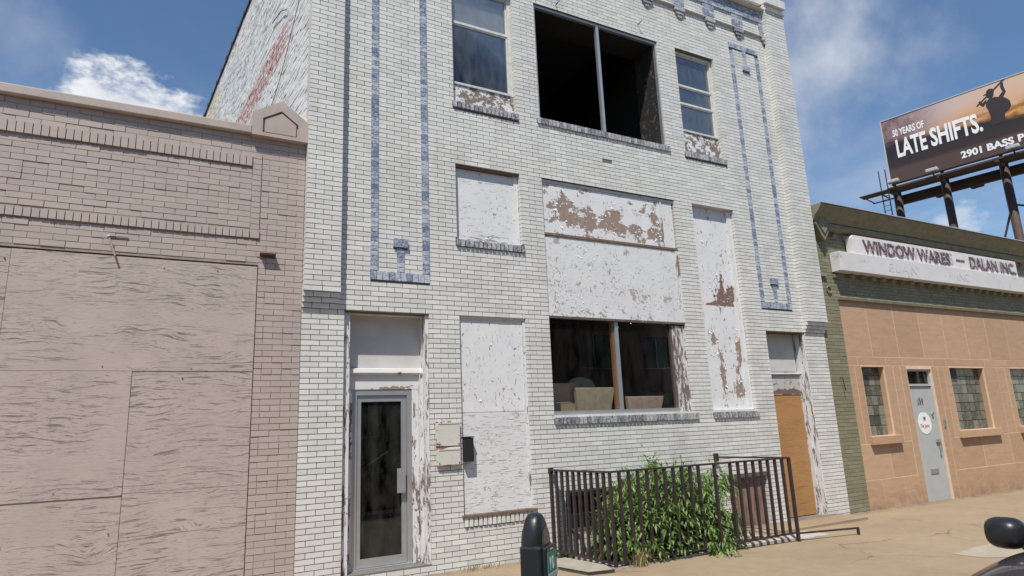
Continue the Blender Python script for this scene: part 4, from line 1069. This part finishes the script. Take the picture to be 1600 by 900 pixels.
for c, rad, cnt in lobes:
    for _ in range(cnt):
        v = Vector((rb.gauss(0, 1), rb.gauss(0, 1), rb.gauss(0, 1))).normalized(); f_ = rb.random() ** .38
        p = Vector(c) + Vector((v.x * rad[0], v.y * rad[1], v.z * rad[2])) * f_
        if p.y > -.06: p.y = -.06 - rb.random() * .1
        out = (Vector((v.x, v.y - .25, v.z * .5 + .1)) + Vector((rb.uniform(-.5, .5), rb.uniform(-.5, .5), rb.uniform(-.4, .3)))).normalized()
        tone = rb.random() * .75 + .25 * f_
        Lt = rb.uniform(.14, .26); npair = 4
        for kx in range(npair):
            t = (kx + 1) / npair; q = p + out * Lt * t + Vector((0, 0, -.10 * Lt * t * t * 4))
            sd = out.cross(Vector((0, 0, 1))).normalized()
            for sg in (-1, 1):
                dl = (out * .5 + sd * sg * rb.uniform(.4, .8) + Vector((0, 0, -.5 - .6 * rb.random()))).normalized()
                leaf(q, dl, Vector((rb.uniform(-.3, .3), rb.uniform(-.3, .3), 1)).normalized(), rb.uniform(.06, .135), rb.uniform(.02, .038), min(1, max(0, tone + rb.uniform(-.2, .2))))
        leaf(p + out * Lt, out, Vector((0, 0, 1)), .09, .032, tone)
        if rb.random() < .30: stm.tube([p - out * .12, p + out * Lt], .003, 4, cap=False)
for _ in range(16):
    bx = rb.uniform(3.3, 5.0); tx = bx + rb.uniform(-.35, .5); p0 = Vector((bx * .6 + 4.2 * .4, rb.uniform(-.85, -.3), -1.0)); p2 = Vector((tx, rb.uniform(-.9, -.4), rb.uniform(-.2, .45)))
    stm.tube([p0, p0.lerp(p2, .5) + Vector((rb.uniform(-.1, .1), rb.uniform(-.1, .05), .05)), p2], [.018, .012, .005], 6)
lf.build('crown', 'leaf', BU, rnd=True); stm.build('trunk', 'stem', BU)
def tuft(lab, c, n, h, m, spread):
    t = MB()
    for _ in range(n):
        a = rb.uniform(0, 6.28); q = Vector((c[0] + rb.gauss(0, spread), c[1] + rb.gauss(0, spread * .7), gz(c[0], c[1]) + .002)); hh = h * rb.uniform(.5, 1.1)
        tip = q + Vector((math.cos(a) * hh * .6, math.sin(a) * hh * .6, hh)); s_ = Vector((-math.sin(a), math.cos(a), 0)) * .004
        md = q.lerp(tip, .5) + Vector((0, 0, hh * .15)); t.poly([q - s_, q + s_, md + s_, md - s_]); t.poly([md - s_, md + s_, tip])
    o = t.build('weed_tuft', m, None); tag(o, lab, 'weeds', kind='stuff')
tuft('pale dry grass tuft at the front corner of the railing', (3.42, -1.2), 90, .20, 'dry_grass', .05)
tuft('small green weeds at the foot of the railing by the wall', (2.98, -.15), 70, .11, 'leaf', .06)
tuft('dry brown weeds at the foot of the wall right of the glass door', (1.75, -.06), 80, .06, 'dry_grass', .12)

# ------------------------------------------------------------------ parking meter
mx, my = -.40, -5.27
mg = gz(mx, my)
PM = thing('parking_meter', 'black single-head parking meter with a green number sticker on the pavement', 'parking meter', (mx, my, mg))
PM.rotation_euler = (0, 0, R(-51 + 90))      # local -y is its face
def pm(mb_, name, m, **kw):
    """meter parts are modelled about the origin, face towards -y"""
    me_o = mb_.build(name, m, None, **kw); me_o.parent = PM; return me_o
zt = .785 - mg
hw, hd = .082, .052
def arch(hw_, z0, z1, n=14):
    pts = [(-hw_, z0), (hw_, z0)]
    hh = z1 - z0; st_ = z0 + hh * .12
    for i in range(n + 1):
        t = math.pi * i / n; pts.append((hw_ * math.cos(t), st_ + (z1 - st_) * math.sin(t)))
    return pts
rings = []
for i in range(9):
    t = i / 8 * math.pi / 2; k_ = math.cos(t) ** .85 if i < 8 else .12; zz = zt - .165 + .03 + .135 * math.sin(t)
    rings.append([(hw * .95 * k_ * math.copysign(abs(math.cos(a)) ** .75, math.cos(a)), hd * 1.02 * (k_ ** .6) * math.copysign(abs(math.sin(a)) ** .75, math.sin(a)), zz) for a in [2 * math.pi * j / 24 for j in range(24)]])
rings.insert(0, [(x_, y_, zt - .165) for x_, y_, z_ in rings[0]])
pm(MB().loft(rings), 'dome', 'meter_black', smooth=True)
for sg in (-1, 1): pm(MB().prism(arch(hw * .58, zt - .15, zt - .06), 'y', sg * hd * .97 - .004, sg * hd * .97 + .004), 'dome_window', 'grey_glass', bevel=.002)
pm(MB().box(-hw, hw, -hd, hd, zt - .335, zt - .135), 'housing', 'meter_black', bevel=.012)
pm(MB().box(-hw * .8, hw * .8, -hd - .022, -hd + .002, zt - .30, zt - .14), 'coin_plate', 'meter_black', bevel=.008)
pm(MB().box(-hw * .72, hw * .72, -hd - .0245, -hd - .0222, zt - .275, zt - .165), 'sticker', 'green_sticker')
pm(MB().box(-hw * .72, hw * .72, -hd - .0265, -hd - .0247, zt - .275, zt - .255), 'sticker_strip', 'lamp_grey')
tt = text('10', .058, .85, .0005, 'sticker_number', 'letter_white', None, lambda a, b, c: (-.048 + a, -hd - .0262 - c * .2, zt - .24 + b), .002); tt.parent = PM
pm(MB().box(-.02, .02, -hd - .0235, -hd - .0215, zt - .158, zt - .152), 'coin_slot', 'silver')
pm(MB().box(-hw - .002, hw + .002, -hd - .002, hd + .002, zt - .342, zt - .336), 'seam', 'hood_liner')
pm(MB().box(hw - .001, hw + .002, -.02, .02, zt - .27, zt - .21), 'lock_plate', 'grey_steel')
pm(MB().tube([(0, -hd - .0, zt - .315), (0, -hd - .012, zt - .315)], .012, 10), 'lock', 'silver')
pm(MB().loft([[(x_ * s_, y_ * s2, z_) for x_, y_ in ((-hw, -hd), (hw, -hd), (hw, hd), (-hw, hd))] for s_, s2, z_ in ((.98, .98, zt - .34), (1.08, 1.12, zt - .40), (1.08, 1.12, zt - .50), (.8, .9, zt - .58), (.4, .6, zt - .63))]), 'vault', 'meter_black', bevel=.012)
pm(MB().tube([(0, 0, 0), (0, 0, zt - .6)], .03, 16), 'post', 'grey_steel', smooth=True)
pm(MB().tube([(0, 0, 0), (0, 0, .03), (0, 0, .05)], [.06, .055, .032], 16), 'base', 'grey_steel')

# ------------------------------------------------------------------ things behind the shop window
FLZ = .98
def armchair(name, lab, x0, x1, y0, zt_, m, rnd_top=False, taper=.0):
    cx_ = (x0 + x1) / 2
    o_ = thing(name, lab, 'chair', (cx_, y0 + .3, FLZ))
    if rnd_top:
        hw_ = (x1 - x0) / 2; pr = [(cx_ - hw_, FLZ + .38), (cx_ + hw_, FLZ + .38)] + [(cx_ + hw_ * math.cos(t * math.pi / 12), zt_ - .16 + .16 * math.sin(t * math.pi / 12)) for t in range(13)]
        MB().prism(pr, 'y', y0, y0 + .07).build('backrest', m, o_, bevel=.01)
    else:
        MB().prism([(x0 + taper * .2, FLZ + .36), (x1 - taper, FLZ + .36), (x1, zt_), (x0, zt_)], 'y', y0, y0 + .09).build('backrest', m, o_, bevel=.015)
    B('seat', m, o_, x0 + .03, x1 - .03 - taper, y0 + .095, y0 + .58, FLZ + .30, FLZ + .42, bevel=.02)
    for sx in (x0 + .06, x1 - .10 - taper):
        for s_y in (y0 + .02, y0 + .52): B('leg', 'wood_brown', o_, sx, sx + .04, s_y, s_y + .04, FLZ, FLZ + .30)
    return o_
armchair('chair', 'round-backed beige chair behind the shop window', 3.93, 4.50, 1.0, 1.97, 'upholstery', True)
armchair('low_chair', 'wide olive chair back behind the left pane of the shop window', 3.74, 4.50, .46, 1.76, 'upholstery', False, .12)
armchair('low_chair', 'low pinkish chair back behind the right pane of the shop window', 4.74, 5.52, .46, 1.61, 'upholstery_pink', False, .10)
o = thing('cardboard_box', 'tall tan cardboard box at the left end of the shop window', 'box', (3.45, .6, FLZ))
B('carton', 'cardboard', o, 3.22, 3.88, .60, .95, FLZ, 1.84)
MB().box(3.22, 3.88, .594, .598, 1.79, 1.84).build('flap', 'cardboard', o)
o = thing('wire_hoop', 'thin bent pale wire lying inside the left pane of the shop window', 'wire', (3.35, .3, 1.3))
MB().tube([(3.14, .30, .98), (3.14, .28, 1.44), (3.22, .28, 1.52), (3.48, .28, 1.53), (3.62, .28, 1.46), (3.68, .28, 1.36), (3.70, .3, .98)], .006, 6).build('wire', 'lamp_grey', o)

# ------------------------------------------------------------------ parked car
CX, CYc = 2.5, -6.74        # cowl station, centre line
rz = gz(2.5, -6.7) - .11
CAR = thing('parked_car', 'dark metallic car parked at the kerb, its door mirror and bonnet edge in view', 'car', (CX + 1.2, CYc, rz))
HWc = .89
def sec(x_, w_, zb_, zbelt, ztop, crown=.03):
    """body ring at a station: sill, flank, shoulder, top"""
    zs = [(w_ * .90, zb_), (w_ * .985, zb_ + .12), (w_ * 1.0, (zb_ + zbelt) / 2), (w_ * .985, zbelt - .05), (w_ * .94, zbelt), (w_ * .80, ztop - crown * .6), (w_ * .45, ztop), (0, ztop + crown * .3)]
    pts = [(x_, CYc + a, rz + b) for a, b in zs] + [(x_, CYc - a, rz + b) for a, b in reversed(zs[:-1])]
    return pts
st_ = [(.95, .60, .32, .60, .62), (.99, .74, .24, .70, .74), (1.12, .84, .20, .80, .83), (1.45, .88, .20, .93, .955), (1.9, .90, .20, 1.015, 1.04), (2.3, .90, .20, 1.06, 1.085), (2.6, .90, .20, 1.06, 1.09), (3.4, .89, .20, 1.01, 1.03), (4.4, .89, .20, 1.02, 1.04), (5.0, .88, .22, 1.02, 1.05), (5.3, .84, .28, .98, 1.0), (5.42, .74, .36, .90, .92)]
body = MB().loft([sec(*s_) for s_ in st_]).build('body', 'car_paint', CAR, smooth=True)
ss = body.modifiers.new('sub', 'SUBSURF'); ss.levels = 1; ss.render_levels = 2
def cab(x_, wl, zl, wh, zh):
    return [(x_, CYc + wl, rz + zl), (x_, CYc + wh, rz + zh), (x_, CYc, rz + zh + .015), (x_, CYc - wh, rz + zh), (x_, CYc - wl, rz + zl)]
MB().loft([cab(2.42, .78, 1.0, .70, 1.03), cab(3.05, .80, 1.0, .62, 1.44), cab(3.4, .80, 1.0, .60, 1.50), cab(4.4, .80, 1.0, .60, 1.50), cab(5.05, .76, 1.02, .56, 1.22), cab(5.2, .74, 1.02, .6, 1.06)]).build('glasshouse', 'car_glass', CAR)
MB().loft([[(x_, CYc + s_ * w_, rz + z_ + o_) for s_, w_, z_, o_ in ((1, .60, z0_, 0), (1, .56, z0_, .03), (-1, .56, z0_, .03), (-1, .60, z0_, 0))] for x_, z0_ in ((3.06, 1.44), (3.4, 1.50), (4.4, 1.51), (4.7, 1.42))]).build('roof', 'car_paint', CAR)
for sg in (1, -1):
    MB().tube([(2.42, CYc + sg * .80, rz + 1.0), (3.07, CYc + sg * .63, rz + 1.45)], .035, 6).build('pillar', 'car_paint', CAR)
    MB().tube([(3.75, CYc + sg * .80, rz + 1.0), (3.75, CYc + sg * .61, rz + 1.5)], .035, 6).build('pillar', 'hood_liner', CAR)
    MB().tube([(5.15, CYc + sg * .76, rz + 1.02), (4.6, CYc + sg * .60, rz + 1.46)], .05, 6).build('pillar', 'car_paint', CAR)
    # door mirror: rounded shell, glass on the rear side, foot
    my_ = CYc + sg * .955; mz = rz + 1.13
    rings = []
    for t, k_ in ((-.085, .45), (-.07, .78), (-.03, .97), (.01, 1.0), (.045, .96)):
        rings.append([(2.56 + t, my_ + .104 * k_ * math.copysign(abs(math.cos(a)) ** .7, math.cos(a)), mz + .09 * k_ * math.copysign(abs(math.sin(a)) ** .7, math.sin(a))) for a in [2 * math.pi * j / 20 for j in range(20)]])
    mr_ = MB().loft(rings).build('mirror', 'meter_black', CAR, smooth=True)
    MB().prism([(my_ + .10 * math.copysign(abs(math.cos(a)) ** .7, math.cos(a)), mz + .066 * math.copysign(abs(math.sin(a)) ** .7, math.sin(a))) for a in [2 * math.pi * j / 20 for j in range(20)]], 'x', 2.607, 2.611).build('mirror_glass', 'chrome', mr_)
    MB().tube([(2.58, CYc + sg * .80, rz + 1.02), (2.57, CYc + sg * .87, rz + 1.075)], [.04, .03], 8).build('mirror_foot', 'meter_black', mr_)
    for wx in (1.75, 4.45):
        wy = CYc + sg * .80
        wh = MB().loft([[(wx + r_ * math.cos(a), wy + yy * sg, rz + .33 + r_ * math.sin(a)) for a in [2 * math.pi * j / 28 for j in range(28)]] for r_, yy in ((.22, .07), (.30, .095), (.33, .07), (.33, -.07), (.30, -.095), (.22, -.07))]).build('wheel', 'rubber', CAR, smooth=True)
        MB().loft([[(wx + r_ * math.cos(a), wy + yy * sg, rz + .33 + r_ * math.sin(a)) for a in [2 * math.pi * j / 28 for j in range(28)]] for r_, yy in ((.225, .075), (.21, .085), (.05, .06))]).build('rim', 'silver', wh)
    MB().loft([[(x_, CYc + sg * y_, rz + z_) for y_, z_ in q] for x_, q in ((1.10, ((.50, .68), (.80, .66), (.80, .74), (.50, .76))), (1.02, ((.48, .66), (.73, .63), (.74, .71), (.48, .735))))]).build('headlight', 'chrome', CAR)
    MB().loft([[(2.02 - .0, CYc + sg * .835, rz + .3)] * 1 + [(2.03, CYc + sg * .9, rz + .3), (2.03, CYc + sg * .9, rz + .95), (2.02, CYc + sg * .835, rz + .95)], [(2.04, CYc + sg * .835, rz + .3), (2.04, CYc + sg * .893, rz + .3), (2.04, CYc + sg * .893, rz + .95), (2.04, CYc + sg * .835, rz + .95)]]).build('panel_gap', 'hood_liner', CAR)
B('grille', 'hood_liner', CAR, .945, .99, CYc - .4, CYc + .4, rz + .48, rz + .64)
for yy in (-.35, .15): MB().tube([(2.36, CYc + yy, rz + 1.05), (2.47, CYc + yy + .5, rz + 1.075)], .008, 6).build('wiper', 'rubber', CAR)

# ------------------------------------------------------------------ building behind the camera, added to darken the reflections in the glass
OB = thing('added_warehouse', 'long plain dark brick building added out of view across the street to give the shop window dark reflections', 'building', (15, -26, -.8))
ob_w = [(-20 + 5.2 * i, -20 + 5.2 * i + 2.6) for i in range(15)]
mb = MB(); core(mb, -24, 62, -1.2, 8.6, -26.4, -26, [(a, b, 1.0, 3.2) for a, b in ob_w] + [(a, b, 4.8, 7.0) for a, b in ob_w], 0); mb.build('wall', 'wood_brown', OB)
B('roof', 'roofing', OB, -24, 62, -40, -26.41, 8.0, 8.3)
B('parapet', 'kerb_stone', OB, -24.1, 62.1, -26.5, -25.9, 8.605, 8.8)
for a, b in ob_w:
    for z in (1.0, 4.8):
        f_ = B('window', 'frame_paint', OB, a, b, -26.3, -26.2, z, z + .08)
        B('pane', 'car_glass', f_, a, b, -26.28, -26.26, z + .081, z + 2.2)
        B('pane_back', 'dark_room', f_, a, b, -26.6, -26.55, z - .1, z + 2.3)
        B('glazing_bar', 'frame_paint', f_, (a + b) / 2 - .03, (a + b) / 2 + .03, -26.255, -26.22, z + .081, z + 2.2)
